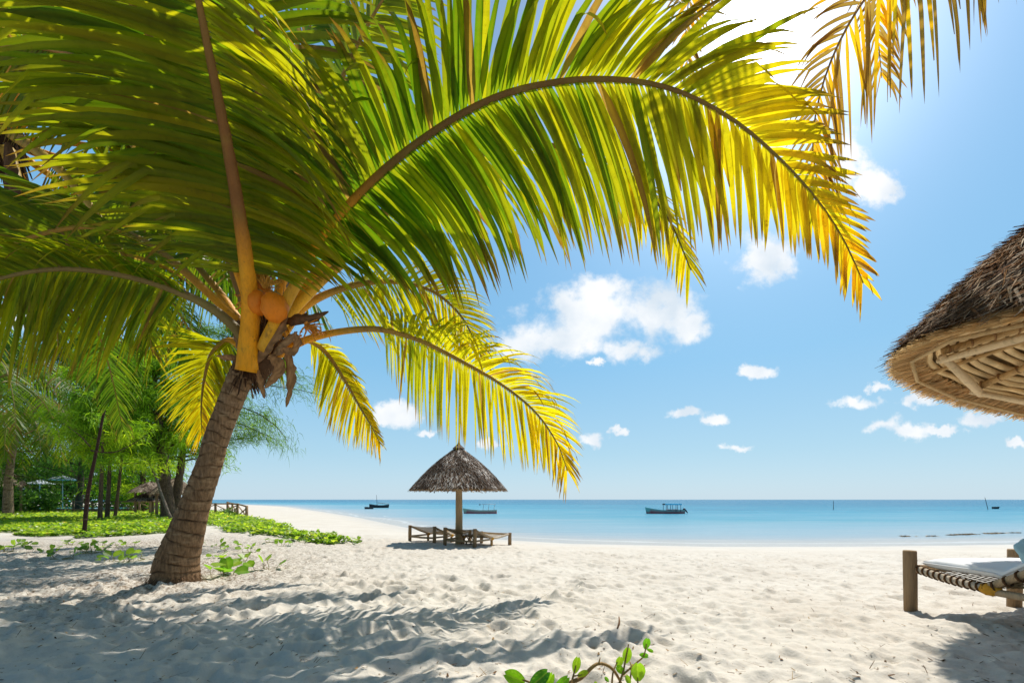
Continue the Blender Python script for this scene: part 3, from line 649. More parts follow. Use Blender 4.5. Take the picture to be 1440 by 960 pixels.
frond(p3, [hub3, at(1420, -420, 5.2), at(1280, -420, 5.6), at(1140, -330, 6.0), at(1040, -200, 6.3), at(985, -70, 6.5), at(965, 30, 6.6), at(968, 110, 6.7)],
      [(0, (-.6, -.2, .2)), (1, (-1, 0, -.6))], [(0, (.5, .1, -1)), (1, (1, .1, -.9))], LA=1.1, LB=1.3, n=70, t0=.35, dA=.8, dB=.6, w=.055, rad=.06, world=True, a0=60, a1=30, **kw)

# ------------------------------------------------------------------ palms in the grove behind
def grove_palm(base, hub, nf, L, label, seed, cols=(.1, .2), rt=.18, lean=(0, 0, 0)):
    random.seed(seed)
    p = thing('coconut_palm', base, label, 'palm tree'); b = V(base); h = V(hub)
    palm_trunk(p, [b - V((0, 0, .2)), b.lerp(h, .5) + V(lean), h], [rt * 1.5, rt, rt * .8], col=(.26, .21, .16), n=70, seg=12, world=True, ringgap=.3)
    for i in range(nf):
        a = 2 * math.pi * (i + random.uniform(-.3, .3)) / nf; up = random.choice((.15, .5, .9, 1.2)); d = V((math.cos(a), math.sin(a), 0)); l = L * random.uniform(.8, 1.1)
        pts = [h, h + d * l * .35 + V((0, 0, l * .30 * up)), h + d * l * .7 + V((0, 0, l * (.30 * up - .12))), h + d * l * .92 + V((0, 0, l * (.2 * up - .42))), h + d * l * .98 + V((0, 0, l * (.1 * up - .72)))]
        s = V((-math.sin(a), math.cos(a), 0))
        frond(p, pts, tuple(s + V((0, 0, -.35))), tuple(-s + V((0, 0, -.35))), LA=L * .34, LB=L * .34, n=38, t0=.2, dA=.8, dB=.8, w=.075, yel=cols[0], ytip=cols[1], rad=.06, world=True, mat='leafshade', k=4, lime=.3, rcol=(.25, .2, .06), ragged=.1)
    return p
b = G(11, 33); grove_palm(b, at(27, 590, 32.5), 14, 4.6, 'grove palm with a pale slim trunk beside the pool and drooping dark fronds', 21, (-.25, .25), .22, (-.3, 0, -.2))
b = at(-25, 712, 44); grove_palm((b.x, b.y, 0), at(42, 512, 42), 13, 7.5, 'tall blue-green palm behind the casuarinas at the grove edge', 22, (-.2, .1), .24)
b = at(-60, 722, 26); grove_palm((b.x, b.y, 0), at(-30, 545, 25), 12, 5.5, 'grove palm half out of view with its fronds over the pool', 23, (-.2, .2), .22)
random.seed(31)

# ------------------------------------------------------------------ casuarinas
NG = [(.15, .28, .016), (.23, .38, .02), (.08, .18, .014), (.32, .42, .02)]
def needle_cluster(mb, p, r, n, dirv, nl, nw, cols, sp=1.0):
    for _ in range(n):
        o = V((random.gauss(0, 1), random.gauss(0, 1), random.gauss(0, .8))) * r * .5
        d = (V(dirv) + V((random.gauss(0, .7 * sp), random.gauss(0, .7 * sp), random.gauss(0, .6 * sp)))).normalized(); l = nl * random.uniform(.5, 1.3)
        q = p + o; w = d.cross(V((random.gauss(0, 1), random.gauss(0, 1), random.gauss(0, 1)))).normalized() * nw * .62
        m_ = q + d * l * .5 + V((0, 0, .02)); e = q + d * l + V((0, 0, -l * .35))
        c = jit(cols, .3)
        mb.add([q - w, q + w, m_ + w, e, m_ - w], [(0, 1, 2, 4), (4, 2, 3)], c)
def casuarina(base, top, rt, spread, nlimb, label, seed, per=60, nl=.42, nw=.028, low=.25, lean=(0, 0, 0), cols=NG, cat='casuarina tree', up=.35, extra=(), sp=1.0):
    random.seed(seed)
    t = thing('casuarina_tree', base, label, cat, None); b = V(base); h = V(top); m = b.lerp(h, .5) + V(lean)
    C, L = spline([b - V((0, 0, .2)), m, h], 30); mb = MB()
    mb.tube(C, [lerp(rt * 1.25, rt * .12, (i / 30) ** .9) for i in range(31)], [jit((.15, .105, .075), .2) for _ in range(31)], 12, .25); mb.build('trunk', M['bark'], t)
    lm = MB(); cr = MB()
    spec = []
    for i in range(nlimb):
        f = low + (1 - low) * (i + random.random()) / nlimb; a = i * 2.4 + random.uniform(-.4, .4)
        l = spread * (1 - .62 * f) * random.uniform(.7, 1.2); spec.append((f, V((math.cos(a), math.sin(a), up * random.uniform(.2, 1.4))).normalized(), l))
    for (f, d, l) in list(spec) + [(e[0], V(e[1]).normalized(), e[2]) for e in extra]:
        p = C[int(f * 30)]; pts = [p]; dd = d.copy(); n = 8
        for s in range(n): pts.append(pts[-1] + dd * l / n); dd = (dd + V((random.gauss(0, .13), random.gauss(0, .13), -.05 + random.gauss(0, .08)))).normalized()
        lm.tube(pts, [lerp(rt * .26, .008, s / n) for s in range(n + 1)], (.11, .075, .05), 5)
        tone = random.choice(cols)
        for s in range(2, n + 1):
            for _ in range(3):
                sd = V((random.gauss(0, 1), random.gauss(0, 1), random.gauss(.1, .6))).normalized(); q = pts[s] + sd * l * .13 * random.random()
                c = mixc(tone, random.choice(cols), random.random() * .6)
                needle_cluster(cr, q, l * .14 + .12, int(per / 9), tuple(sd * .5 + V((0, 0, -.25)) + dd * .5), nl, nw, c, sp)
    lm.build('limb', M['bark'], t); cr.build('crown', M['needle'], t); return t
casuarina(G(140, 24), at(150, 500, 24), .095, 3.4, 34, 'slim casuarina with bare straight lower trunk, left of its two neighbours', 41, per=115, low=.38)
casuarina(G(150, 26), at(165, 470, 26), .10, 3.6, 34, 'slim casuarina standing in the middle of the three behind the vines', 42, per=115, low=.36)
casuarina(G(161, 29), at(190, 490, 29), .085, 3.6, 34, 'thinnest casuarina of the three behind the vines', 43, per=115, low=.34)
casuarina(G(238, 27), at(212, 480, 27), .33, 4.6, 46, 'stout dark-barked casuarina by the fence with a pale dead branch leaning on it', 44, per=125, nl=.5, nw=.03, low=.40, cols=[(.15, .28, .016), (.22, .36, .02), (.09, .18, .014)])
casuarina(G(243, 28.5), at(272, 540, 29), .26, 3.6, 36, 'leaning casuarina nearest the two thatched shelters', 45, per=70, nl=.42, nw=.028, low=.42,
          extra=[(.62, (1, -.1, .05), 5.5), (.70, (1, .1, .1), 5.0), (.5, (1, 0, 0), 3.5)])
casuarina(G(62, 60), at(70, 480, 58), .3, 8.5, 44, 'broad casuarina deep in the grove behind the pool', 46, per=110, nl=.6, nw=.045, low=.2, cols=[(.06, .14, .012), (.10, .2, .014), (.04, .09, .01)])
casuarina(G(110, 46), at(130, 440, 46), .26, 8.0, 44, 'tall dense casuarina closing the back of the grove', 47, per=110, nl=.7, nw=.05, low=.12, cols=[(.05, .12, .01), (.08, .17, .012), (.035, .08, .01)])
casuarina(G(-30, 34), at(-20, 470, 34), .25, 6.5, 40, 'casuarina at the edge of the grove beyond the thatched hut', 48, per=110, nl=.6, nw=.045, low=.2, cols=[(.05, .12, .01), (.08, .17, .012), (.035, .08, .01)])
casuarina(G(200, 44), at(205, 520, 44), .22, 5.0, 40, 'bushy casuarina between the slim trunks and the stout one', 49, per=115, nl=.6, nw=.045, low=.05, cols=NG)
# the near casuarina whose wisps show to the right of the leaning palm
casuarina(G(268, 13), at(335, 430, 13), .09, 1.9, 16, 'young casuarina just behind the leaning palm, its wisps reaching over the beach', 50, per=200, nl=.26, nw=.009, low=.45, sp=.35,
          extra=[(.80, (1, -.1, -.1), 2.4), (.72, (1, .05, -.08), 2.6), (.62, (1, 0, -.05), 2.4), (.55, (1, .3, -.05), 1.8)], cols=[(.12, .22, .02), (.09, .18, .03)])
# dark sapling in front
random.seed(52)
b = gp(118, 752); t = thing('sapling', b, 'thin dark bare sapling rising from the edge of the vine carpet', 'sapling')
mb = MB(); C, _ = spline([b - V((0, 0, .1)), at(124, 690, b.y), at(136, 632, b.y), at(150, 560, b.y), at(171, 480, b.y)], 26)
mb.tube(C, [lerp(.072, .018, i / 26) for i in range(27)], (.05, .03, .025), 9, .3); mb.build('trunk', M['bark'], t)
for pts in ([(127, 628, b.y), (112, 612, b.y), (96, 600, b.y)], [(128, 633, b.y), (160, 636, b.y - .2), (190, 622, b.y - .4), (215, 605, b.y - .6)]):
    mb = MB(); C, _ = spline([at(*p) for p in pts], 10); mb.tube(C, [lerp(.025, .006, i / 10) for i in range(11)], (.05, .03, .025), 5); mb.build('branch', M['bark'], t)
# pale dead branch leaning beside the stout tree
mb = MB(); C, _ = spline([at(240, 729, 25), at(226, 692, 25.5), at(217, 665, 26), at(203, 640, 26.5)], 14); mb.tube(C, [lerp(.09, .035, i / 14) for i in range(15)], (.30, .24, .19), 8, .3)
C, _ = spline([at(217, 668, 26), at(208, 650, 26), at(190, 638, 26)], 8); mb.tube(C, .04, (.2, .15, .11), 6)
C, _ = spline([at(222, 678, 26), at(233, 655, 26), at(237, 640, 26)], 8); mb.tube(C, .04, (.2, .15, .11), 6)
tag(mb.build('dead_branch', M['bark']), 'pale forked dead branch propped against the stout casuarina', 'dead branch')

# ------------------------------------------------------------------ shrubs
def bush(px, y, w, h, label, seed, col, n=2600, leaf=.3, zoff=0, cat='shrub'):
    random.seed(seed); b = G(px, y); t = thing('shrub', b, label, cat)
    mb = MB()
    for i in range(5):
        a = random.uniform(0, 6.28); mb.tube([b, b + V((math.cos(a) * w * .2, math.sin(a) * w * .2, h * .4)), b + V((math.cos(a) * w * .4, math.sin(a) * w * .3, h * .75))], [.06, .04, .015], (.1, .07, .05), 5)
    mb.build('stem', M['bark'], t)
    cl = [(b + V((random.gauss(0, w * .35), random.gauss(0, w * .3), h * random.uniform(.25, .85))), random.uniform(.2, .42) * min(w, h), random.choice(col)) for _ in range(22)]
    lf = MB()
    for i in range(n):
        c, r, cc = random.choice(cl); d = V((random.gauss(0, 1), random.gauss(0, 1), random.gauss(0, 1))).normalized(); p = c + d * r * random.uniform(.6, 1.05)
        l = leaf * random.uniform(.6, 1.2); ax = (d + V((random.gauss(0, .6), random.gauss(0, .6), random.gauss(.2, .5)))).normalized(); sd = ax.cross(d + V((.01, 0, .3))).normalized() * l * .2
        lf.add([p, p + ax * l * .5 + sd, p + ax * l, p + ax * l * .5 - sd], [(0, 1, 2, 3)], jit(cc, .3))
    lf.build('foliage', M['vine'], t, False); return t
PL = [(.07, .17, .03), (.12, .24, .05), (.04, .10, .02)]; DK = [(.03, .075, .01), (.05, .11, .012), (.02, .05, .01)]
bush(47, 40, 2.6, 1.9, 'glossy frangipani shrub in front of the pool', 61, PL, 1800, .36)
bush(2, 40, 2.4, 2.6, 'glossy leafy shrub in front of the thatched hut', 62, PL, 1500, .36)
bush(90, 60, 9, 6.5, 'dark thicket behind the pool below the white parasol', 63, DK, 5000, .6)
bush(170, 58, 9, 6.5, 'dark thicket behind the rail fence and slim trunks', 64, DK, 5000, .6)
bush(20, 64, 10, 7.5, 'dark thicket at the very back beyond the hut', 65, DK, 5000, .7)
bush(-60, 50, 10, 7, 'dark thicket closing the grove beyond the edge palm', 66, DK, 4000, .6)
bush(196, 44, 3.0, 2.2, 'bright low bush beside the fence near the shelters', 67, NG, 1800, .3)
bush(318, 33, .9, .6, 'small green tuft inside the bend of the rail fence', 68, PL, 300, .16)

# ------------------------------------------------------------------ carpet of beach vine
def in_carpet(x, y):
    """Vine carpet: y range by pixel column of the photograph's edge line."""
    px = 720 + x / y * F
    near = np.interp(px, [-400, 0, 110, 200, 290, 330, 400, 460, 500], [741, 752, 757, 752, 744, 750, 760, 766, 768])
    far = np.interp(px, [-400, 0, 100, 300, 345, 400, 440, 500], [714, 715, 713, 719, 727, 742, 754, 764])
    py = 702 + EYE * F / y
    return (py < near) & (py > far)
def leaf_shape(mb, p, ax, up_, l, col, w=.46):
    sd = ax.cross(up_).normalized(); n = sd.cross(ax).normalized(); f = .22
    vs = [p, p + ax * l * .28 + sd * l * w * .8 + n * f * l * .4, p + ax * l * .66 + sd * l * w + n * f * l * .5, p + ax * l * .98 + sd * l * w * .6 + n * f * l * .3, p + ax * l * .92,
          p + ax * l * .98 - sd * l * w * .6 + n * f * l * .3, p + ax * l * .66 - sd * l * w + n * f * l * .5, p + ax * l * .28 - sd * l * w * .8 + n * f * l * .4, p + ax * l * .5]
    mb.add(vs, [(0, 1, 8), (1, 2, 8), (2, 3, 4, 8), (4, 5, 6, 8), (6, 7, 8), (7, 0, 8)], [mixc(col, (.35, .4, .08), .0)] * 8 + [mixc(col, (.4, .45, .1), .35)])
random.seed(71); gc = MB(); cnt = 0
while cnt < 42000:
    py = 702 + 1 / random.uniform(1 / 62., 1 / 10.5); py = random.uniform(713, 769); y = EYE * F / (py - 702); px = random.uniform(-220, 505); x = (px - 720) / F * y
    if not in_carpet(x, y): continue
    nz = mnoise.noise(V((x * .55, y * .35, 0))) + .4 * mnoise.noise(V((x * 2, y * 1.5, 4)))
    edge_ = abs(py - np.interp(px, [-400, 0, 110, 200, 290, 330, 400, 460, 500], [741, 752, 757, 752, 744, 750, 760, 766, 768]))
    if nz < -.42 or (edge_ < 4 and nz < .05): continue
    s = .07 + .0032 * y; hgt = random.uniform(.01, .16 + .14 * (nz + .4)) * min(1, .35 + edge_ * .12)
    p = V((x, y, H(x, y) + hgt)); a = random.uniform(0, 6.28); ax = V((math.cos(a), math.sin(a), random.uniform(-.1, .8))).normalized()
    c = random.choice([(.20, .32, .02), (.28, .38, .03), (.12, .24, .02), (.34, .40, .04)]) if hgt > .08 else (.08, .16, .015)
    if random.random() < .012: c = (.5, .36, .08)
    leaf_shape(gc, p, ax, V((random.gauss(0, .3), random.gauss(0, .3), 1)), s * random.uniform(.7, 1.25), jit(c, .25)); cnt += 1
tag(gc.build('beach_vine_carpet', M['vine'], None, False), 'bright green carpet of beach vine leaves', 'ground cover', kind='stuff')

random.seed(77); lt = MB()
for i in range(5200):
    if i < 3400: px = random.triangular(-150, 420, 60); py = random.triangular(752, 900, 790)
    else: px = random.uniform(-100, 1440); py = 775 + random.random() ** 1.5 * 190
    p = gp_fast(px, py); a = random.uniform(0, 3.14); l = random.uniform(.012, .05) if random.random() < .85 else random.uniform(.06, .16); wd_ = l * random.uniform(.12, .5) if l < .06 else .006
    d = V((math.cos(a), math.sin(a), random.uniform(-.1, .25))) * l; sv = V((-math.sin(a), math.cos(a), 0)) * wd_ * .5; p = p + V((0, 0, .008))
    lt.add([p - sv, p + sv, p + d + sv * .6, p + d - sv * .6], [(0, 1, 2, 3)], jit(random.choice([(.16, .09, .045), (.09, .055, .03), (.28, .18, .09), (.36, .27, .17)]), .3))
tag(lt.build('leaf_litter', M['fibre'], None, False), 'dry brown litter of leaf bits and husk fibres on the sand', 'litter', kind='stuff')

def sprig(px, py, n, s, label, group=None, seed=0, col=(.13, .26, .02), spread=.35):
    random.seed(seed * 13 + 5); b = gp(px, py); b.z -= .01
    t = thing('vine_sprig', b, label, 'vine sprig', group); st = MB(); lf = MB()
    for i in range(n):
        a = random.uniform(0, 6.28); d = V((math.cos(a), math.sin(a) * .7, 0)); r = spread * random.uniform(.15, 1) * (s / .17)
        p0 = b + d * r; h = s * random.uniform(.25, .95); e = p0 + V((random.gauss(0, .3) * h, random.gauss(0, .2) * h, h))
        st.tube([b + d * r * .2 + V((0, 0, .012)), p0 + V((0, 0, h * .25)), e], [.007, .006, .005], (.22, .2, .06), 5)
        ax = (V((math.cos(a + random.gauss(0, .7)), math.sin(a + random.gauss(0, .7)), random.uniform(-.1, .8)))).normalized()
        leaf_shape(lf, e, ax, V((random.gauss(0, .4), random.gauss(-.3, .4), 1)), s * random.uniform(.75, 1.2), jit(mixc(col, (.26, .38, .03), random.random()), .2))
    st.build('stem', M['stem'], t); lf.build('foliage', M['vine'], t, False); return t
gl = 'small vine sprig in the shaded sand between the sapling and the leaning palm'; gr = 'pair of vine leaves lying on the sand behind the palm beside the carpet'
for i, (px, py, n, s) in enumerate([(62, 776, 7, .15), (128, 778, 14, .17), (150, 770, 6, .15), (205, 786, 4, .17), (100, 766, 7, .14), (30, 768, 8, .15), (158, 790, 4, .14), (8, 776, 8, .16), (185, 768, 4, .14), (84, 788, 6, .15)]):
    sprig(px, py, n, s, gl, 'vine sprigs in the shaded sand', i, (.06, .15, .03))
sprig(176, 790, 7, .22, 'upright bright vine sprig left of the palm foot, tallest in the shaded sand', None, 30, (.2, .34, .02))
sprig(315, 808, 9, .24, 'upright vine sprig in the small hollow right beside the palm foot', None, 31, (.12, .28, .02), .2)
for i, (px, py) in enumerate([(304, 768), (318, 776), (345, 770), (356, 778), (396, 768), (310, 784), (372, 764), (420, 766)]):
    sprig(px, py, 4, .14, gr, 'vine leaves beside the carpet', 40 + i, (.14, .28, .02))
sprig(336, 794, 3, .17, 'two upright round vine leaves on sunlit sand past the palm foot', None, 51, (.12, .26, .02), .2)
sprig(377, 803, 5, .18, 'vine sprig of broad leaves farthest from the palm foot on bright sand', None, 52, (.12, .28, .02), .25)

# the vine at the bottom of the picture
random.seed(81)
yb = 3.2
vb = V((.5, 3.1, H(.5, 3.1))); vt = thing('beach_vine', vb, 'trailing beach vine with arching brown runner and fresh green leaves on the sand', 'beach vine')
st = MB()
def vs_(pts, r, col=(.35, .2, .06)):
    C, _ = spline([at(*p) for p in pts], 18); st.tube(C, [lerp(r, r * .5, i / 18) for i in range(19)], col, 7, .1)
vs_([(796, 962, 3.05), (818, 952, 3.08), (832, 938, 3.1), (843, 932, 3.12), (856, 936, 3.12), (866, 946, 3.12), (876, 965, 3.12)], .017)
vs_([(868, 968, 3.0), (876, 945, 3.05), (880, 925, 3.1), (884, 905, 3.1)], .009); vs_([(876, 948, 3.05), (894, 932, 3.1), (905, 922, 3.1), (909, 905, 3.1)], .008)
vs_([(860, 968, 3.0), (862, 945, 3.0), (868, 930, 3.05)], .008); vs_([(884, 968, 3.0), (888, 940, 3.05), (886, 930, 3.1)], .008); vs_([(897, 968, 2.95), (897, 952, 3.0)], .008)
vs_([(802, 968, 3.0), (806, 950, 3.05), (810, 935, 3.1)], .009); vs_([(806, 950, 3.05), (818, 948, 3.05)], .006); vs_([(842, 932, 3.12), (844, 924, 3.1)], .006)
vs_([(770, 975, 2.9), (752, 962, 2.95), (735, 955, 3.0)], .012); vs_([(770, 975, 2.9), (772, 958, 2.95)], .01)
vs_([(720, 972, 2.95), (750, 972, 2.9), (800, 972, 2.95), (850, 974, 3.0), (900, 972, 3.0)], .014)
st.build('stem', M['stem'], vt)
def vleaf(base, tip, w, col=(.17, .32, .015), fold=.5, nrm=(0, -1, .6)):
    b0, e = at(*base), at(*tip); ax = (e - b0); L = ax.length; ax.normalize(); n = (V(nrm) - ax * ax.dot(V(nrm))).normalized(); sd = ax.cross(n); mb = MB(); vs = []; cs = []; m = 12; q = 6
    for i in range(m + 1):
        t = i / m; prof = (math.sin(math.pi * min(1, t * .93 + .04)) ** .62) * (1 - .25 * (1 - t))
        for j in range(-q, q + 1):
            s = j / q; notch = (1 - .10 * (1 - abs(s)) * sstep(.8, 1, t)) 
            p = b0 + ax * L * t * notch + sd * s * w * prof + n * (abs(s) * fold * w * prof - .25 * w * math.sin(t * 3.1)) + n * .04 * w * math.sin(t * 20 + abs(s) * 9)
            vs.append(p); vein = .35 if j == 0 or abs((t * 6 + abs(s) * 2.2) % 1 - .5) < .07 else 0; cs.append(mixc(col, (.38, .46, .08), vein))
    k = 2 * q + 1; mb.add(vs, [(i * k + j, i * k + j + 1, (i + 1) * k + j + 1, (i + 1) * k + j) for i in range(m) for j in range(k - 1)], cs)
    return mb.build('leaf', M['vine'], vt)
for a in [((738, 958, 3.0), (708, 946, 2.95), .075, (.16, .34, .012)), ((742, 964, 2.95), (722, 972, 2.9), .06, (.13, .3, .012)), ((745, 966, 2.9), (772, 942, 2.9), .07, (.05, .17, .012)), ((764, 972, 2.9), (778, 945, 2.9), .05, (.2, .38, .015)), ((778, 974, 2.9), (800, 950, 2.9), .05, (.12, .3, .012)),
          ((808, 946, 3.1), (813, 922, 3.1), .045, (.2, .33, .015)), ((812, 950, 3.05), (827, 943, 3.05), .032, (.26, .36, .02)), ((880, 932, 3.1), (883, 909, 3.1), .05, (.22, .36, .02)), ((869, 938, 3.05), (873, 922, 3.05), .038, (.24, .38, .02)), ((878, 946, 3.05), (866, 936, 3.05), .04, (.16, .34, .015)),
          ((897, 957, 3.0), (897, 930, 3.0), .075, (.24, .4, .02)), ((887, 942, 3.1), (891, 933, 3.1), .025, (.3, .4, .03)), ((907, 912, 3.1), (911, 896, 3.1), .04, (.12, .32, .012)), ((909, 912, 3.1), (919, 916, 3.1), .02, (.14, .34, .012)), ((899, 920, 3.1), (912, 922, 3.1), .03, (.12, .34, .012)),
          ((856, 958, 3.0), (850, 951, 3.0), .02, (.1, .25, .02)), ((840, 966, 2.95), (836, 957, 2.95), .02, (.2, .3, .03)), ((886, 962, 3.0), (880, 948, 3.0), .03, (.2, .34, .02))]:
    vleaf(*a[:2], a[2] * .74, jit(a[3], .15))
b_ = gp(871, 888); mb = MB(); mb.tube([b_ + V((-.02, 0, .0)), b_ + V((.03, .12, .03)), b_ + V((.05, .22, .06))], [.008, .01, .006], (.22, .12, .06), 6)
tag(mb.build('twig', M['wood']), 'short brown twig sticking up from open sand above the vine', 'twig')

# ------------------------------------------------------------------ thatched parasols
def thatch_shell(parent, c, R_, zr, za, n, bl, bw, cols, seed, bulge=.1, name='thatch_roof', lift=.35, rough_=.35, inner=True, rimdrop=.0):
    """Roof of a parasol: cone with a soft bulge, covered in overlapping straw blades."""
    random.seed(seed); mb = MB(); cx, cy = c
    def prof(s):   # s: 0 apex .. 1 rim -> radius, height
        return R_ * (s ** .94), lerp(za, zr, s) + bulge * (za - zr) * math.sin(math.pi * s ** 1.15)
    NR, NSg = 12, 64; vs = []; cs = []
    for i in range(NR + 1):
        r, z = prof(.02 + .97 * i / NR)
        for k in range(NSg):
            a = 2 * math.pi * k / NSg; q = 1 + .012 * math.sin(a * 5 + i); vs.append(V((cx + r * q * math.cos(a), cy + r * q * math.sin(a), z - .02))); cs.append((.07, .045, .028))
    fs = [(i * NSg + k, i * NSg + (k + 1) % NSg, (i + 1) * NSg + (k + 1) % NSg, (i + 1) * NSg + k) for i in range(NR) for k in range(NSg)]
    mb.add(vs, fs, cs)
    for i in range(n):
        s = math.sqrt(random.random()) * .99 + .01; a = random.uniform(0, 6.283); r, z = prof(s); r2, z2 = prof(min(1.02, s + .03))
        dn = V(((r2 - r) * math.cos(a), (r2 - r) * math.sin(a), z2 - z)).normalized(); tg = V((-math.sin(a), math.cos(a), 0)); nn = tg.cross(dn); 
        if nn.z < 0: nn = -nn
        d = (dn + tg * random.gauss(0, rough_) + nn * random.uniform(-.05, lift)).normalized(); l = bl * random.uniform(.4, 1.2); w = bw * random.uniform(.4, 1.3)
        p = V((cx + r * math.cos(a), cy + r * math.sin(a), z)) - d * l * .5 + nn * random.uniform(-.005, .05) * bl * 2; wv = (d.cross(nn)).normalized() * w * .5
        e = p + d * l + V((0, 0, -l * .12))
        cc = jit(random.choice(cols), .3); patch = mnoise.noise(V((math.cos(a) * 2.2, math.sin(a) * 2.2, s * 4)))
        cc = mixc(cc, (.045, .028, .018), max(0, min(.8, .35 + patch * 1.5)))
        mb.add([p - wv, p + wv, e + wv * .4, e - wv * .4], [(0, 1, 2, 3)], cc)
    return mb.build(name, M['thatch'], parent, False), prof
def fringe(parent, c, R_, zr, slope, n, l, bw, seed, col=(.42, .29, .14), name='straw_fringe', inn=.0):
    random.seed(seed); mb = MB()
    for i in range(n):
        a = random.uniform(0, 6.283); r0 = R_ - l * random.uniform(.75, 1.1) + inn; dr = V((math.cos(a), math.sin(a), -slope)).normalized(); tg = V((-math.sin(a), math.cos(a), 0))
        d = (dr + tg * random.gauss(0, .08) + V((0, 0, random.gauss(0, .06)))).normalized(); ll = l * random.uniform(.85, 1.15)
        p = V((c[0] + r0 * math.cos(a), c[1] + r0 * math.sin(a), zr + (R_ - r0) * slope - random.uniform(.0, .05))); wv = (tg * .8 + V((0, 0, random.gauss(0, .5)))).normalized() * bw * random.uniform(.5, 1.2) * .5
        e = p + d * ll; mb.add([p - wv, p + wv, e + wv * .5, e - wv * .5], [(0, 1, 2, 3)], jit(mixc(col, (.60, .44, .24), random.random() * .7), .25))
    return mb.build(name, M['straw'], parent, False)

GRY = [(.40, .34, .29), (.16, .11, .085), (.62, .57, .52), (.08, .05, .035), (.26, .19, .14)]
b = gp(645, 765)
pf = thing('thatched_parasol', b, 'grey-brown thatched parasol on a wooden post over two loungers by the sea', 'parasol', 'thatched parasols on the beach')
rimz = EYE + (702 - 688) / F * b.y; apz = EYE + (702 - 627) / F * b.y
mb = MB(); C, _ = spline([b - V((0, 0, .2)), b + V((.01, 0, .8)), V((b.x, b.y, apz - .1))], 12); mb.tube(C, [lerp(.125, .09, i / 12) for i in range(13)], [jit((.46, .33, .19), .1) for _ in range(13)], 12, .12); mb.build('pole', M['wood'], pf)
thatch_shell(pf, (b.x, b.y), 1.51, rimz, apz, 9000, .20, .035, GRY, 91, .06)
fringe(pf, (b.x, b.y), 1.50, rimz - .0, .55, 1600, .2, .03, 92, (.30, .2, .11))
mb = MB()
for i in range(8):
    a = i * math.pi / 4 + .2; e = V((b.x + 1.3 * math.cos(a), b.y + 1.3 * math.sin(a), rimz + .03)); mb2 = MB(); mb2.tube([V((b.x, b.y, apz - .2)), e], [.03, .028], (.4, .28, .16), 6); mb2.build('rafter', M['wood'], pf)
mb = MB(); mb.tube([V((b.x, b.y, apz - .02)), V((b.x + .01, b.y, apz + .12)), V((b.x, b.y, apz + .40))], [.07, .03, .006], (.14, .1, .08), 8)
for i in range(160):
    a = random.uniform(0, 6.28); p = V((b.x, b.y, apz + .1)); e = V((b.x + .2 * math.cos(a), b.y + .2 * math.sin(a), apz - .08)); wv = V((-math.sin(a), math.cos(a), 0)) * .012
    mb.add([p - wv * .3, p + wv * .3, e + wv, e - wv], [(0, 1, 2, 3)], jit((.2, .15, .12), .4))
mb.build('finial', M['thatch'], pf)

# the near one, seen from below
NB = (5.34, 3.81); NR_ = 2.23; NZ = 2.31; NA = 3.50; NO = 4.12; TILT = (.16, .235)
bz = H(*NB)
pn = thing('thatched_parasol', (NB[0], NB[1], bz), 'near shaggy dark thatched parasol with its pale pole frame seen from below', 'parasol', 'thatched parasols on the beach')
mb = MB(); mb.tube([V((NB[0], NB[1], bz - .2)), V((NB[0], NB[1], 2)), V((NB[0], NB[1], NA - .15))], [.1, .09, .075], (.44, .31, .18), 14, .12); mb.build('pole', M['wood'], pn)
BRN = [(.26, .12, .045), (.14, .06, .02), (.50, .35, .22), (.34, .17, .07), (.07, .03, .012), (.62, .48, .34)]
SL = (NA - NZ) / NR_
_, prof = thatch_shell(pn, NB, NR_ + .07, NZ - .02, NO, 36000, .24, .020, BRN, 95, .42, lift=.95, rough_=.75)
fringe(pn, NB, NR_ + .05, NZ - .06, SL * .9, 8000, .25, .016, 96, (.72, .50, .25))  # straw colour brightened to carry light bounced up from the sand
random.seed(97)
under = MB(); rings = 23
for i in range(rings):
    s = .16 + .78 * i / (rings - 1); r = NR_ * s; z = lerp(NA, NZ, s) - .02; segs = 90; pts = []
    for k in range(segs + 1):
        a = 2 * math.pi * k / segs; w = 1 + .012 * mnoise.noise(V((math.cos(a) * 6, math.sin(a) * 6, i * 3.3)))
        pts.append(V((NB[0] + r * w * math.cos(a), NB[1] + r * w * math.sin(a), z + .03 * mnoise.noise(V((math.cos(a) * 5, math.sin(a) * 5, i * 7.7))))))
    under.tube(pts, .030, [jit((.78, .57, .30), .22) for _ in pts], 7, .5, False)  # batten colour raised to imitate the sand's bounced light
under.build('thatch_batten', M['thatch'], pn)
mb = MB(); vs = []; NSg = 64
for i in range(6):
    s = .05 + .95 * i / 5; r = NR_ * s * .985; z = lerp(NA, NZ, s) + .035
    for k in range(NSg):
        a = 2 * math.pi * k / NSg; vs.append(V((NB[0] + r * math.cos(a), NB[1] + r * math.sin(a), z)))
mb.add(vs, [(i * NSg + k, i * NSg + (k + 1) % NSg, (i + 1) * NSg + (k + 1) % NSg, (i + 1) * NSg + k) for i in range(5) for k in range(NSg)], (.40, .26, .12)); mb.build('lining', M['straw'], pn)
K = 8; a00 = .20
def rim_pt(a, s, dz): return V((NB[0] + NR_ * s * math.cos(a), NB[1] + NR_ * s * math.sin(a), lerp(NA, NZ, s) + dz))
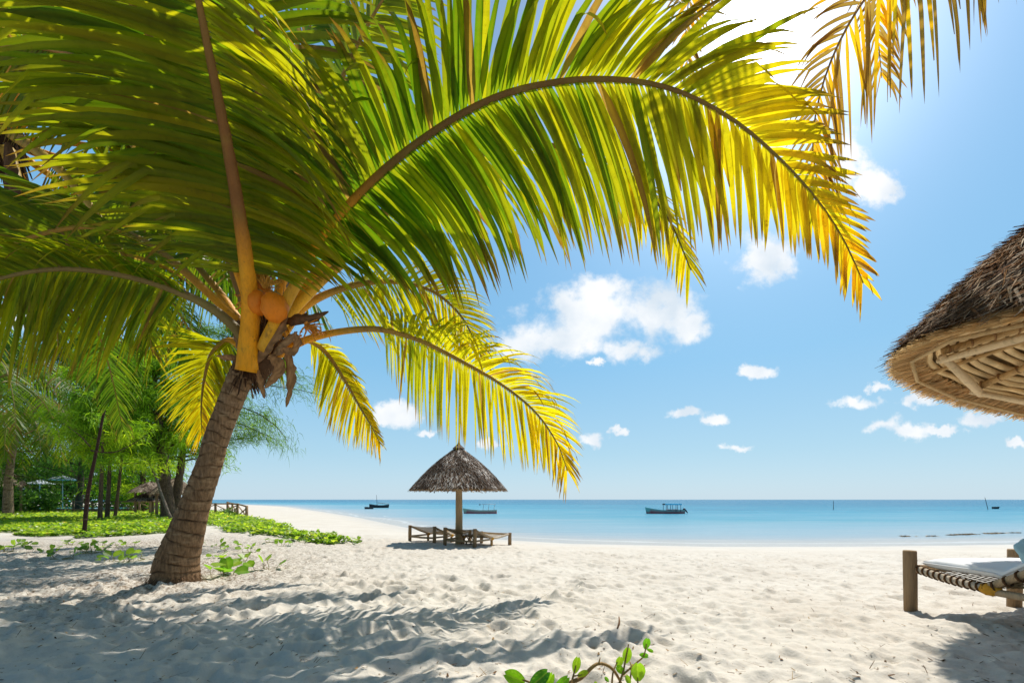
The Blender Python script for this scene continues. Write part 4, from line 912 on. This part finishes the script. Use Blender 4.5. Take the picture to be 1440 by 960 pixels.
for i in range(K):
    a = a00 + i * 2 * math.pi / K; mb = MB(); mb.tube([rim_pt(a, .04, -.1), rim_pt(a, .5, -.115), rim_pt(a, .86, -.12)], [.03, .034, .037], [jit((.62, .40, .18), .12)] * 3, 8, .25)  # rafter tone lightened as if lit from the sand below
    for q in range(12): # lashings
        s = .14 + .7 * q / 11; c = rim_pt(a, s, -.11); dn = (rim_pt(a, s + .05, 0) - rim_pt(a, s, 0)).normalized(); tg = V((-math.sin(a), math.cos(a), 0)); n2 = dn.cross(tg)
        mb.tube([c + (tg * math.cos(x) + n2 * math.sin(x)) * .042 for x in [j * math.pi / 5 for j in range(11)]], .008, (.36, .2, .09), 4, cap=False)
    mb.build('rafter', M['wood'], pn)
    a2 = a + 2 * math.pi / K; mb = MB(); p, q = rim_pt(a, .84, -.21), rim_pt(a2, .84, -.21); ex = (q - p) * .06
    mb.tube([p - ex, p.lerp(q, .5), q + ex], [.034, .040, .031], [jit((.76, .57, .34), .1)] * 3, 10, .4); mb.build('ring_pole', M['wood'], pn)
    am = a + math.pi / K; mb = MB(); mb.tube([rim_pt(am, .1, -.09), rim_pt(am, .5, -.1), rim_pt(am, .9, -.09)], .02, (.62, .40, .18), 6, .3); mb.build('lath', M['wood'], pn)
    mb = MB(); mb.tube([rim_pt(a, .95, -.13), rim_pt(a + math.pi / K, .95, -.135), rim_pt(a2, .95, -.13)], .02, (.58, .40, .2), 6, .3); mb.build('lath', M['wood'], pn)
for i in (2, 3, 4, 5, 6):
    a = a00 + i * 2 * math.pi / K; mb = MB(); mb.tube([V((NB[0] + .08 * math.cos(a), NB[1] + .08 * math.sin(a), NZ - .25)), rim_pt(a, .45, -.17), rim_pt(a, .5, -.16)], .035, (.46, .33, .18), 8, .2); mb.build('brace', M['wood'], pn)

pn.rotation_euler = (TILT[0], TILT[1], 0)
# distant shelters by the fence
SH = [(.36, .27, .20), (.26, .19, .14), (.44, .35, .27)]
def shelter(px, y, wpx, ytop, yrim, label, seed, tiers=1):
    b = G(px, y); t = thing('thatched_shelter', b, label, 'shelter'); r = wpx / 2 / F * y; zr = EYE + (702 - yrim) / F * y; za = EYE + (702 - ytop) / F * y
    thatch_shell(t, (b.x, b.y), r, zr, za, 1800, .5, .09, SH, seed, .08)
    if tiers == 2: thatch_shell(t, (b.x, b.y), r * 1.15, zr - .75, zr + .1, 900, .4, .09, SH, seed + 1, .0, name='lower_thatch')
    for k in range(4):
        a = k * math.pi / 2 + .6; mb = MB(); q = V((b.x + r * .72 * math.cos(a), b.y + r * .72 * math.sin(a), 0)); mb.tube([V((q.x, q.y, b.z - .2)), V((q.x, q.y, zr + .3))], .09, (.34, .24, .16), 7); mb.build('post', M['wood'], t)
    return t
shelter(246, 32, 56, 672, 693, 'round thatched shelter just left of the leaning trunk beside the beach', 101)
shelter(213, 36, 48, 677, 691, 'two-tiered thatched shelter behind the stout casuarina', 102, 2)
shelter(-2, 38, 60, 656, 682, 'brown thatched hut half hidden behind the grove palm by the pool', 104)

# ------------------------------------------------------------------ loungers
WD = (.27, .175, .10)
def lounger(name, loc, rotz, W, L, Hh, Hf, Hr, Hhead, hinge, label, group=None, near=False, mattress=True, lattice=False, post=.055):
    """x: across, +y: towards the foot. Head posts at y=0, foot posts at y=L."""
    t = thing(name, (0, 0, 0), label, 'lounger', group); wt = WD
    def post_(x, y, h, r):
        mb = MB(); ln = random.uniform(-.02, .02)
        mb.tube([V((x, y, -.12)), V((x + ln * .5, y, h * .5)), V((x + ln, y, h - r * .2)), V((x + ln, y, h))], [r, r * 1.03, r, r * .93], [jit((.26, .17, .095), .2), jit((.34, .23, .13), .2), jit((.30, .20, .115), .2), (.36, .25, .14)], 12, .22)
        mb.build('leg', M['wood'], t)
    for s in (-1, 1): post_(s * W / 2, 0, Hh, post); post_(s * W / 2, L, Hf, post)
    hy = hinge * L
    for s in (-1, 1):
        x = s * W / 2 * .97; mb = MB()
        sag = [V((x, lerp(L, hy, q / 8), Hr - .055 * math.sin(math.pi * q / 8 * .5) * (W / .8))) for q in range(9)]
        mb.tube(sag, [post * .62] * 9, [jit((.60, .50, .38), .1) for _ in sag], 10, .12)
        if near:
            for q in range(13):
                c = sag[0].lerp(sag[8], (q + .5) / 13); c.z = Hr - .055 * math.sin(math.pi * (q + .5) / 13 * .5) * (W / .8)
                mb.tube([c + V((math.cos(u) * post * .72, .012 * math.sin(u), math.sin(u) * post * .72)) for u in [j * math.pi / 4 for j in range(9)]], post * .15, (.14, .07, .03), 5, cap=False)
        mb.build('side_rail', M['wood'], t)
        mb = MB(); hz = sag[8].z; mb.tube([V((x, hy + .03, hz)), V((x, hy * .5, lerp(hz, Hhead, .48))), V((x, .02, Hhead))], [post * .6] * 3, (.44, .33, .21), 10, .12)
        if near:
            for q in range(14):
                u0 = (q + .5) / 14; c = V((x, lerp(hy, 0, u0), lerp(hz, Hhead, u0)))
                mb.tube([c + V((math.cos(u) * post * .74, math.sin(u) * post * .3, math.sin(u) * post * .68)) for u in [j * math.pi / 4 for j in range(9)]], post * .17, (.12, .06, .028), 5, cap=False)
        mb.build('backrest_rail', M['wood'], t)
        mb = MB(); mb.tube([V((x, hy + .06, hz - post * .4)), V((x, 0, hz - post * .5))], post * .55, (.46, .34, .22), 9, .12); mb.build('lower_rail', M['wood'], t)
        mb = MB(); mb.ball(V((x, hy, hz - post * .15)), (post * .95, post * 1.5, post * .95), (.60, .30, .04), 12, 8, .15); mb.build('lashing', M['fibre'], t)
        if not near:
            mb = MB(); mb.tube([V((x, hy * .98, -.08)), V((x, hy * .98, hz))], post * .7, (.42, .26, .11), 8, .12); mb.build('mid_leg', M['wood'], t)
    for (y, z) in ((L, Hr * .98), (0, Hr * .62)):
        mb = MB(); mb.tube([V((-W / 2, y, z)), V((0, y, z - .01)), V((W / 2, y, z))], post * .6, (.40, .28, .17), 9, .12); mb.build('cross_rail', M['wood'], t)
    # woven webbing
    sg = MB(); hz = Hr - .055 * (W / .8); nst = 46
    for q in range(nst):
        u0 = (q + .5) / nst; y = L * (1 - u0)
        z = Hr - .055 * math.sin(math.pi * .5 * min(1, (L - y) / (L - hy))) * (W / .8) if y > hy else lerp(hz, Hhead, 1 - y / hy)
        wv = V((0, L / nst * .43, 0)) if y > hy else V((0, L / nst * .43 * .8, -(Hhead - hz) / hy * L / nst * .43 * .8))
        pr = [V((x * W / 2 * .96, y, z + .018 - .03 * (1 - x * x))) for x in (-1, -.5, 0, .5, 1)]; c = jit((.40, .28, .15), .3)
        for p0, p1 in zip(pr, pr[1:]): sg.add([p0 - wv, p1 - wv, p1 + wv, p0 + wv], [(0, 1, 2, 3)], c)
    for q in range(14):
        x = -W / 2 * .9 + W * .9 * (q + .5) / 14; pts = [V((x, L, Hr)), V((x, lerp(L, hy, .5), Hr - .05)), V((x, hy, hz - .005)), V((x, 0, Hhead - .005))]
        for p0, p1 in zip(pts, pts[1:]): sg.add([p0 - V((.018, 0, 0)), p0 + V((.018, 0, 0)), p1 + V((.018, 0, 0)), p1 - V((.018, 0, 0))], [(0, 1, 2, 3)], jit((.34, .24, .13), .3))
    sg.build('webbing', M['fibre'], t, False)
    if lattice:
        mb = MB()
        for s in (-1, 1):
            for o in (-.18, .0, .18): mb.tube([V((o - s * .12, .42, .06)), V((o + s * .12, .42, Hr + .02))], .016, (.25, .15, .08), 6)
        mb.build('backrest_prop', M['wood'], t)
    if mattress:
        mb = MB(); th_ = .055 if not near else .13; n = 26; m = 12; rows = []
        for q in range(n + 1):
            u0 = q / n; y = lerp(L - (.02 if not near else .07), .05, u0); z = (Hr - .03) if y > hy else lerp(hz, Hhead, 1 - y / hy)
            z += .03 + sstep(hy - .3, hy + .3, y) * 0; e = min(1, min(u0, 1 - u0) * 14 + .25) ** .5; ring = []
            for k in range(2 * m):
                a = 2 * math.pi * k / (2 * m); cx_ = math.copysign(abs(math.cos(a)) ** .28, math.cos(a)); sz = math.copysign(abs(math.sin(a)) ** .55, math.sin(a))
                ring.append(V((cx_ * W * .455 * (.96 + .04 * e), y, z + th_ * .5 + sz * th_ * .5 * e + .008 * mnoise.noise(V((cx_ * 3, y * 4, sz))))))
            rows.append(ring)
        vs = [p for r_ in rows for p in r_]; k2 = 2 * m
        fs = [(i * k2 + k, i * k2 + (k + 1) % k2, (i + 1) * k2 + (k + 1) % k2, (i + 1) * k2 + k) for i in range(n) for k in range(k2)] + [tuple(range(k2)), tuple(n * k2 + k for k in range(k2))[::-1]]
        mb.add(vs, fs, (.80, .80, .80) if near else (.50, .52, .55)); mt = mb.build('mattress', M['cloth'], t)
        if near:
            pp = MB(); pts = [rows[i][0] + V((.004, 0, .0)) for i in range(n + 1)]; pp.tube(pts, .008, (.7, .7, .7), 5); pp.build('piping', M['cloth'], mt); pp = MB(); pts = [rows[i][m] - V((.004, 0, 0)) for i in range(n + 1)]; pp.tube(pts, .008, (.7, .7, .7), 5)
            pp.build('piping', M['cloth'], mt)
    t.location = loc; t.rotation_euler = (0, 0, rotz); return t
# far pair: direction head -> foot is (.55,.83)
A1, B1 = gp(578, 760.5), gp(609, 763.5); A2, B2 = gp(627, 766), gp(666, 769.5)
for (Aa, Bb, lab, lat) in ((A1, B1, 'farther wooden lounger with raised woven backrest under the far parasol, mostly behind its twin', False), (A2, B2, 'nearer wooden lounger with raised woven backrest and crossed prop sticks under the far parasol', True)):
    c = (Aa + Bb) / 2; dv = Bb - Aa; rz = math.atan2(dv.y, dv.x) ; wd = math.hypot(dv.x, dv.y)
    rz = max(rz, -.62)
    random.seed(5)
    lounger('lounger', (c.x, c.y, H(c.x, c.y) - .02), rz, wd, 1.75, .57, .35, .31, .54, .48, lab, 'wooden loungers under the far parasol', lattice=lat, mattress=False)
# near lounger: foot post near (4.7,5.2)
random.seed(6)
pA = gp(1281, 857); pB = gp(1412, 846); dv = pB - pA
rz = math.pi + .06; Wn = 1.36; Ln = 2.15
# local +y (foot) must point to world +y: use rotation so that x axis runs along dv
rz = math.atan2(dv.y, dv.x) * .35; cF = V((pA.x + Wn / 2 * math.cos(rz), pA.y + Wn / 2 * math.sin(rz), 0)); off = V((-math.sin(rz), math.cos(rz), 0)) * Ln
ln_ = lounger('lounger', (cF.x - off.x, cF.y - off.y, (pA.z + pB.z) / 2), rz, Wn, Ln, .62, .70, .50, 1.32, .635, 'near rope-bound wooden lounger with thick white mattress', None, near=True, post=.066)
# its cushion
mb = MB(); mb.ball((0, 0, 0), (.52, .15, .30), (.36, .56, .62), 24, 16, .12)
for i, v in enumerate(mb.v):
    x, y, z = v; q = 1 - .35 * abs(x / .52) ** 4; mb.v[i] = (math.copysign(abs(x / .52) ** .6, x) * .5, y, math.copysign(abs(z / .3) ** .7, z) * .27)
cu = mb.build('cushion', M['cloth']); tag(cu, 'pale teal cushion propped on the white mattress of the near lounger', 'cushion')
cu.scale = (.85, .8, .75); cu.rotation_euler = (R(-38), 0, rz); cu.location = (cF.x - .06, cF.y - 1.0, .76)

# ------------------------------------------------------------------ rail fence
ft = thing('rail_fence', G(334, 34), 'low rustic rail fence with crossed braces between the grove and the beach', 'fence')
FW = [(347, 31), (334, 33.5), (320, 38), (303, 36.5), (262, 39), (196, 41), (166, 42), (130, 43), (103, 44)]
FP = [G(px, y) for px, y in FW]
def rail(p, q, r=.05, c=(.30, .19, .11), n='rail'): mb = MB(); mb.tube([p, p.lerp(q, .5) + V((0, 0, random.uniform(-.03, .02))), q], r, jit(c, .2), 7, .2); mb.build(n, M['wood'], ft)
hts = [.85, 1.0, 1.1, 1.0, 1.15, 1.15, 1.15, 1.15, 1.15]
for i, p in enumerate(FP):
    mb = MB(); mb.tube([p - V((0, 0, .2)), p + V((0, 0, hts[i] * 1.02))], [.10, .09], jit((.30, .2, .12), .2), 8, .2); mb.build('post', M['wood'], ft)
order = [0, 1, 3, 4, 5, 6, 7, 8]
for a, b2 in list(zip(order, order[1:])) + [(1, 2)]:
    P_, Q_ = FP[a], FP[b2]; ha, hb = hts[a] * .95, hts[b2] * .95
    rail(P_ + V((0, 0, ha)), Q_ + V((0, 0, hb)), .055); seg_ = max(1, int((Q_ - P_).length / 2.6))
    for s in range(seg_):
        u, v = P_.lerp(Q_, s / seg_), P_.lerp(Q_, (s + 1) / seg_)
        rail(u + V((0, 0, .1)), v + V((0, 0, hb * .92)), .04, n='brace'); rail(u + V((0, .06, ha * .92)), v + V((0, .06, .1)), .04, n='brace')
        if s: rail(u - V((0, 0, .1)), u + V((0, 0, hb)), .06, n='post')

# ------------------------------------------------------------------ pool, white parasol
def flat_mat(name, col, rough=.1, bump=0):
    m, nt, out = new_mat(name); b = nt.nodes.new('ShaderNodeBsdfPrincipled'); oc = objcoord(nt)
    nt.links.new(mixrgb(nt, noisen(nt, 1.2, 3, .6, oc), col, tuple(c * .7 for c in col)), b.inputs['Base Color']); b.inputs['Roughness'].default_value = rough
    if bump:
        bp = nt.nodes.new('ShaderNodeBump'); bp.inputs['Strength'].default_value = bump; nt.links.new(noisen(nt, 3, 3, .5, oc), bp.inputs['Height']); nt.links.new(bp.outputs[0], b.inputs['Normal'])
    nt.links.new(b.outputs[0], out.inputs['Surface']); return m
mb = MB(); ps = [V((-62, 42, 0)), V((-38, 42, 0)), V((-36, 52, 0)), V((-58, 56, 0))]
mb.add([p + V((0, 0, .35)) for p in ps], [(0, 1, 2, 3)], (.02, .4, .6)); tag(mb.build('pool_water', flat_mat('pool water', (.02, .42, .62), .08, .2), None, False), kind='structure')
mb = MB()
for p, q in zip(ps, ps[1:] + ps[:1]): d = (q - p); mb.box((p + q) / 2 + V((0, 0, .19)), (d.length + .5, .5, .44), (.25, .17, .12), Matrix.Rotation(math.atan2(d.y, d.x), 3, 'Z'))
tag(mb.build('pool_edge', M['paint'], None, False), kind='structure')
for (px, yt, y, r, lab, s_) in ((88, 668, 47, 1.5, 'open white parasol shading the poolside in the grove', 1), (56, 674, 50, 1.3, 'smaller pale parasol partly hidden behind the poolside palm', 2)):
    b = G(px, y); t = thing('parasol', b, lab, 'parasol'); z = EYE + (702 - yt) / F * y
    mb = MB(); vs = [V((b.x, b.y, z))]; n = 8
    for k in range(n): a = k * 2 * math.pi / n; vs.append(V((b.x + r * math.cos(a), b.y + r * math.sin(a), z - .5)))
    mb.add(vs, [(0, 1 + k, 1 + (k + 1) % n) for k in range(n)], (.38, .42, .45)); mb.build('canopy', M['cloth'], t, False)
    mb = MB(); mb.tube([V((b.x, b.y, 0)), V((b.x, b.y, z))], .04, (.6, .6, .6), 8); mb.build('pole', M['paint'], t)

# ------------------------------------------------------------------ boats
def hull(mb, o, L, W, Hh, col, low, rise=.5, stern=.15, flip=1, inner=(.25, .2, .15)):
    n = 18; m = 9; vs = []; cs = []
    for i in range(n + 1):
        t = i / n; w = W / 2 * max(.03, (math.sin(math.pi * min(1, .16 + t * .5)) ** .7 if t < .45 else (1 - ((t - .45) / .55) ** 2.1))); sh = Hh * (1 + rise * max(0, t - .45) ** 2 * 3.3 + stern * (1 - t) ** 3); kx = L * (t - .5) + (.12 * L * max(0, t - .75) * 2)
        for k in range(m):
            a = k / (m - 1) * math.pi; z = sh - (sh + .25) * math.sin(a) ** .55 * (1 if t < .85 else 1 - (t - .85) * 1.6); y = -w * math.cos(a)
            vs.append(V((o[0] + flip * (kx - (.5 * (sh - z) * max(0, t - .8) * 5 * .4)), o[1] + y, o[2] + z))); cs.append(low if z < Hh * .38 else col)
    fs = [(i * m + k, i * m + k + 1, (i + 1) * m + k + 1, (i + 1) * m + k) for i in range(n) for k in range(m - 1)]
    fs += [tuple(range(m))]; mb.add(vs, fs, cs)
    vs = []
    for i in range(n + 1):
        t = i / n; w = W / 2 * .96 * max(.03, (math.sin(math.pi * min(1, .16 + t * .5)) ** .7 if t < .45 else (1 - ((t - .45) / .55) ** 2.1)))
        kx = L * (t - .5) + (.12 * L * max(0, t - .75) * 2); vs += [V((o[0] + flip * kx, o[1] - w, o[2] + Hh * .8)), V((o[0] + flip * kx, o[1] + w, o[2] + Hh * .8))]
    mb.add(vs, [(2 * i, 2 * i + 1, 2 * i + 3, 2 * i + 2) for i in range(n)], inner)
def boat(px, wl, L, label, kind):
    o = gp(px, wl, True); t = thing('motor_boat' if kind != 'dhow' else 'sailing_dhow', o, label, 'boat'); mb = MB(); g_ = 'boats'
    if kind == 'canopy':
        hull(mb, o, L, 1.2, .38, (.30, .55, .50), (.6, .06, .09), .9, flip=-1); mb.build('hull', M['paint'], t)
        k = MB(); k.box(o + V((.75, 0, 1.05)), (1.75, 1.2, .13), (.01, .55, .85)); k.build('canopy', M['paint'], t, False)
        for x in (-.1, .4, 1.0, 1.55):
            for y in (-.5, .5): q = MB(); q.tube([o + V((x, y, .2)), o + V((x, y, 1.05))], .028, (.05, .08, .14), 6); q.build('post', M['paint'], t)
        q = MB(); q.box(o + V((-.2, 0, 1.06)), (.22, .4, .14), (.03, .06, .07)); q.build('roll', M['paint'], t)
        for x in (.45, 1.15): q = MB(); q.box(o + V((x, 0, .42)), (.3, .9, .12), (.5, .22, .25)); q.build('seat', M['paint'], t)
        q = MB(); q.tube([o + V((2.05, 0, .55)), o + V((2.3, 0, .35)), o + V((2.55, 0, .05))], [.14, .1, .04], (.03, .03, .06), 8); q.build('outboard_motor', M['paint'], t)
    elif kind == 'long':
        hull(mb, o, L, 1.1, .36, (.42, .55, .45), (.6, .05, .10), .7, flip=-1); mb.build('hull', M['paint'], t)
        for x in (.25, .85, 1.5):
            q = MB(); q.tube([o + V((x, 0, .3)), o + V((x + .1, 0, 1.05))], .025, (.5, .55, .6), 6); q.build('post', M['paint'], t)
        q = MB(); q.tube([o + V((.1, 0, 1.06)), o + V((1.75, 0, 1.06))], .03, (.62, .68, .74), 6); q.build('rail', M['paint'], t)
        q = MB(); q.box(o + V((-.1, 0, 1.02)), (.12, .12, .16), (.05, .1, .18)); q.build('lamp', M['paint'], t)
    elif kind == 'dhow':
        hull(mb, o, L, 1.3, .45, (.05, .055, .07), (.03, .03, .035), .5, .6, flip=1); mb.build('hull', M['paint'], t)
        q = MB(); q.tube([o + V((-.35, 0, .2)), o + V((-.5, 0, 2.5))], [.06, .03], (.06, .05, .05), 6); q.build('mast', M['wood'], t)
        q = MB(); q.tube([o + V((-.2, 0, .95)), o + V((1.9, 0, .75))], .06, (.45, .42, .38), 6); q.build('furled_sail', M['cloth'], t)
    else:
        hull(mb, o, L, .8, .30, (.04, .045, .06), (.03, .03, .04), .3, flip=1); mb.build('hull', M['paint'], t)
        for x in (-.3, .25): q = MB(); q.box(o + V((x, 0, .3)), (.12, .7, .1), (.07, .06, .05)); q.build('seat', M['wood'], t)
    return t
boat(936, 721.6, 4.2, 'small green and red motor boat under a bright blue canopy', 'canopy')
boat(676, 721.6, 3.7, 'long red and green boat with bare canopy posts seen behind the far parasol pole', 'long')
boat(533, 713.5, 3.6, 'dark sailing dhow with a bare mast far out at sea', 'dhow')
boat(519, 715.2, 1.4, 'tiny dark rowing boat moored just in front of the dhow', 'row')
boat(1400.5, 715, .95, 'tiny dark boat alone on the open sea beside a leaning stake', 'row')
for (px, yt, yb, dx, lab) in ((1172, 703.5, 716, 0, 'upright mooring stake standing alone in the sea'), (1390, 699, 716, -5, 'leaning mooring stake beside the tiny boat')):
    o = gp(px, yb, True); mb = MB(); mb.tube([o - V((0, 0, .3)), at(px + dx, yt, o.y)], [.05, .03], (.05, .06, .08), 6); tag(mb.build('mooring_stake', M['wood']), lab, 'stake')

random.seed(111); wd = MB()
for (px, py, n) in ((1276, 754, 5), (1310, 753.5, 4), (1340, 752, 6), (1352, 751.5, 14), (1362, 751, 14), (1392, 750, 8), (1404, 749.5, 9), (1424, 749, 5)):
    for _ in range(n * 3):
        o = gp(px + random.gauss(0, 5), py + random.gauss(0, .25), True); a = random.uniform(0, 6.28); l = random.uniform(.04, .16); d = V((math.cos(a), math.sin(a), 0)) * l; sv = V((-math.sin(a), math.cos(a), 0)) * l * .4
        wd.add([o - d + V((0, 0, .008)), o + sv + V((0, 0, .04)), o + d + V((0, 0, .008)), o - sv + V((0, 0, .03))], [(0, 1, 2, 3)], jit((.34, .25, .15), .4))
tag(wd.build('seaweed', M['fibre'], None, False), 'brown strands of seaweed lying along the shallow water edge', 'seaweed', kind='stuff')
# ------------------------------------------------------------------ sky and light
w = bpy.data.worlds.new('World'); SC.world = w; w.use_nodes = True; nt = w.node_tree; nt.nodes.clear()
out = nt.nodes.new('ShaderNodeOutputWorld'); bg = nt.nodes.new('ShaderNodeBackground')
sky = nt.nodes.new('ShaderNodeTexSky'); sky.sky_type = 'NISHITA'; sky.sun_disc = False
sky.sun_elevation = R(SUN_EL); sky.sun_rotation = R(SUN_AZ); sky.air_density = 1.0; sky.dust_density = .6; sky.ozone_density = 1.0; sky.altitude = 0
tc = nt.nodes.new('ShaderNodeTexCoord'); sp = nt.nodes.new('ShaderNodeSeparateXYZ'); nt.links.new(tc.outputs['Generated'], sp.inputs[0])
X_, Y_, Z_ = sp.outputs
hs = nt.nodes.new('ShaderNodeHueSaturation'); hs.inputs['Saturation'].default_value = 1.0; hs.inputs['Value'].default_value = 1.0; nt.links.new(sky.outputs[0], hs.inputs['Color'])
# haze near the horizon and a lift of the whole sky
zc = mathn(nt, 'MAXIMUM', Z_, 0.0)
haze = ramp(nt, [(0, (5.8, 7.8, 9.3)), (.10, (4.3, 7.1, 9.0)), (.28, (2.6, 6.0, 9.1)), (.6, (1.9, 4.9, 8.6)), (.78, (1.6, 3.2, 5.7)), (1, (1.1, 1.7, 2.9))]); nt.links.new(zc, haze.inputs[0])
skyc = mixrgb(nt, .80, hs.outputs[0], haze.outputs[0])
bk = nt.nodes.new('ShaderNodeMapRange'); bk.inputs[1].default_value = -.6; bk.inputs[2].default_value = .15; bk.inputs[3].default_value = .5; nt.links.new(Y_, bk.inputs[0])
skyc = mixrgb(nt, 1.0, skyc, bk.outputs[0], 'MULTIPLY')
# sun glow painted into the sky, lower than the sun lamp stands
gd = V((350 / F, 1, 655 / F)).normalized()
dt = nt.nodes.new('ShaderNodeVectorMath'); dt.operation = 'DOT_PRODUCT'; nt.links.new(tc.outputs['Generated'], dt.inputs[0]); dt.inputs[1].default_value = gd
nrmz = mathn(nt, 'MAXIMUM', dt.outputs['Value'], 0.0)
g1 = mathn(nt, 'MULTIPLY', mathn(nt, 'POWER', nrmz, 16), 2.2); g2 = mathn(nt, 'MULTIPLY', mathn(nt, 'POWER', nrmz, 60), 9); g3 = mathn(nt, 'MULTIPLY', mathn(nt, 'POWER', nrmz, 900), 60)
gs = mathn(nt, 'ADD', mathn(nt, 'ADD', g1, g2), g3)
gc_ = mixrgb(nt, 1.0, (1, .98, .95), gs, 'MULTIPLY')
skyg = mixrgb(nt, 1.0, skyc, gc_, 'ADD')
# clouds: puffs placed by direction
ys = mathn(nt, 'MAXIMUM', Y_, .05); U_ = mathn(nt, 'DIVIDE', X_, ys); Vv = mathn(nt, 'DIVIDE', Z_, ys)
cmb = nt.nodes.new('ShaderNodeCombineXYZ'); nt.links.new(U_, cmb.inputs[0]); nt.links.new(Vv, cmb.inputs[1])
nz1 = nt.nodes.new('ShaderNodeTexNoise'); nz1.inputs['Scale'].default_value = 9; nz1.inputs['Detail'].default_value = 8; nz1.inputs['Roughness'].default_value = .62; nt.links.new(cmb.outputs[0], nz1.inputs['Vector'])
CL = [(842, 445, 100, 46), (770, 478, 70, 28), (910, 440, 76, 40), (848, 408, 50, 22), (885, 492, 48, 20), (718, 490, 44, 20), (965, 455, 44, 22), (800, 430, 40, 20), (835, 514, 11, 6),
      (1186, 216, 34, 44), (1236, 266, 33, 27), (1072, 368, 44, 32),
      (560, 582, 36, 17), (535, 590, 20, 9), (604, 606, 16, 6), (832, 619, 22, 10), (870, 608, 14, 5),
      (962, 580, 28, 9), (1003, 590, 24, 9), (1070, 523, 28, 10), (1030, 627, 22, 7),
      (1206, 567, 38, 10), (1240, 598, 34, 13), (1275, 606, 36, 10), (1325, 606, 26, 6), (1238, 546, 17, 6), (1292, 562, 26, 10), (1380, 590, 26, 10), (1428, 624, 18, 7), (40, 440, 60, 22), (690, 622, 24, 9)]
wn = nt.nodes.new('ShaderNodeTexNoise'); wn.inputs['Scale'].default_value = 22; wn.inputs['Detail'].default_value = 5; wn.inputs['Roughness'].default_value = .6; nt.links.new(cmb.outputs[0], wn.inputs['Vector'])
wv1 = nt.nodes.new('ShaderNodeVectorMath'); wv1.operation = 'MULTIPLY_ADD'; nt.links.new(wn.outputs['Color'], wv1.inputs[0]); wv1.inputs[1].default_value = (.10, .055, 0); wv1.inputs[2].default_value = (-.05, -.0275, 0)
wv2 = nt.nodes.new('ShaderNodeVectorMath'); wv2.operation = 'ADD'; nt.links.new(cmb.outputs[0], wv2.inputs[0]); nt.links.new(wv1.outputs[0], wv2.inputs[1])
acc = None
for (px, py, rx, ry) in CL:
    vm = nt.nodes.new('ShaderNodeVectorMath'); vm.operation = 'MULTIPLY_ADD'; nt.links.new(wv2.outputs[0], vm.inputs[0])
    cu_, cv_ = (px - 720) / F, (702 - py) / F; ix, iy = F / rx, F / ry
    vm.inputs[1].default_value = (ix, iy, 0); vm.inputs[2].default_value = (-cu_ * ix, -cv_ * iy, 0)
    ln2 = nt.nodes.new('ShaderNodeVectorMath'); ln2.operation = 'LENGTH'; nt.links.new(vm.outputs[0], ln2.inputs[0])
    acc = ln2.outputs['Value'] if acc is None else mathn(nt, 'SMOOTH_MIN', acc, ln2.outputs['Value'], .35)
den = mathn(nt, 'SUBTRACT', mathn(nt, 'ADD', 1.05, mathn(nt, 'MULTIPLY', mathn(nt, 'SUBTRACT', nz1.outputs['Fac'], .5), 2.6)), acc)
mr = nt.nodes.new('ShaderNodeMapRange'); mr.interpolation_type = 'SMOOTHSTEP'; mr.inputs[1].default_value = -.12; mr.inputs[2].default_value = .66; nt.links.new(den, mr.inputs[0])
msk = mathn(nt, 'MULTIPLY', mr.outputs[0], mathn(nt, 'GREATER_THAN', Y_, .08))
sh2 = nt.nodes.new('ShaderNodeTexNoise'); sh2.inputs['Scale'].default_value = 7; sh2.inputs['Detail'].default_value = 6; nt.links.new(cmb.outputs[0], sh2.inputs['Vector'])
cc = ramp(nt, [(.36, (7.4, 8.3, 9.2)), (.50, (9.2, 9.6, 10.0)), (.62, (10.6, 10.6, 10.6))]); nt.links.new(sh2.outputs['Fac'], cc.inputs[0])
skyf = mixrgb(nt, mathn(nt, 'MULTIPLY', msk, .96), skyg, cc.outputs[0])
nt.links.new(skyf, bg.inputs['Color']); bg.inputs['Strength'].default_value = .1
nt.links.new(bg.outputs[0], out.inputs['Surface'])

sl = bpy.data.lights.new('sun', 'SUN'); sl.energy = 5.0; sl.angle = R(.55); sl.color = (1, .955, .87)
so = bpy.data.objects.new('sun', sl); COL.objects.link(so)
sd = V((math.sin(R(SUN_AZ)) * math.cos(R(SUN_EL)), math.cos(R(SUN_AZ)) * math.cos(R(SUN_EL)), math.sin(R(SUN_EL))))
so.rotation_euler = sd.to_track_quat('Z', 'Y').to_euler(); so.location = sd * 50

cam = bpy.data.cameras.new('camera'); co = bpy.data.objects.new('camera', cam); COL.objects.link(co)
cam.sensor_width = 36; cam.lens = 36 * F / 1440; cam.shift_y = 222 / 1440; cam.clip_start = .05; cam.clip_end = 20000
co.location = (0, 0, EYE); co.rotation_euler = (R(90), 0, 0); SC.camera = co

SC.view_settings.view_transform = 'Standard'; SC.view_settings.look = 'None'; SC.view_settings.exposure = 0; SC.view_settings.gamma = 1
SC.cycles.use_denoising = True
SC.cycles.max_bounces = 8; SC.cycles.diffuse_bounces = 4; SC.cycles.transmission_bounces = 6; SC.cycles.transparent_max_bounces = 8
SC.cycles.sample_clamp_indirect = 6
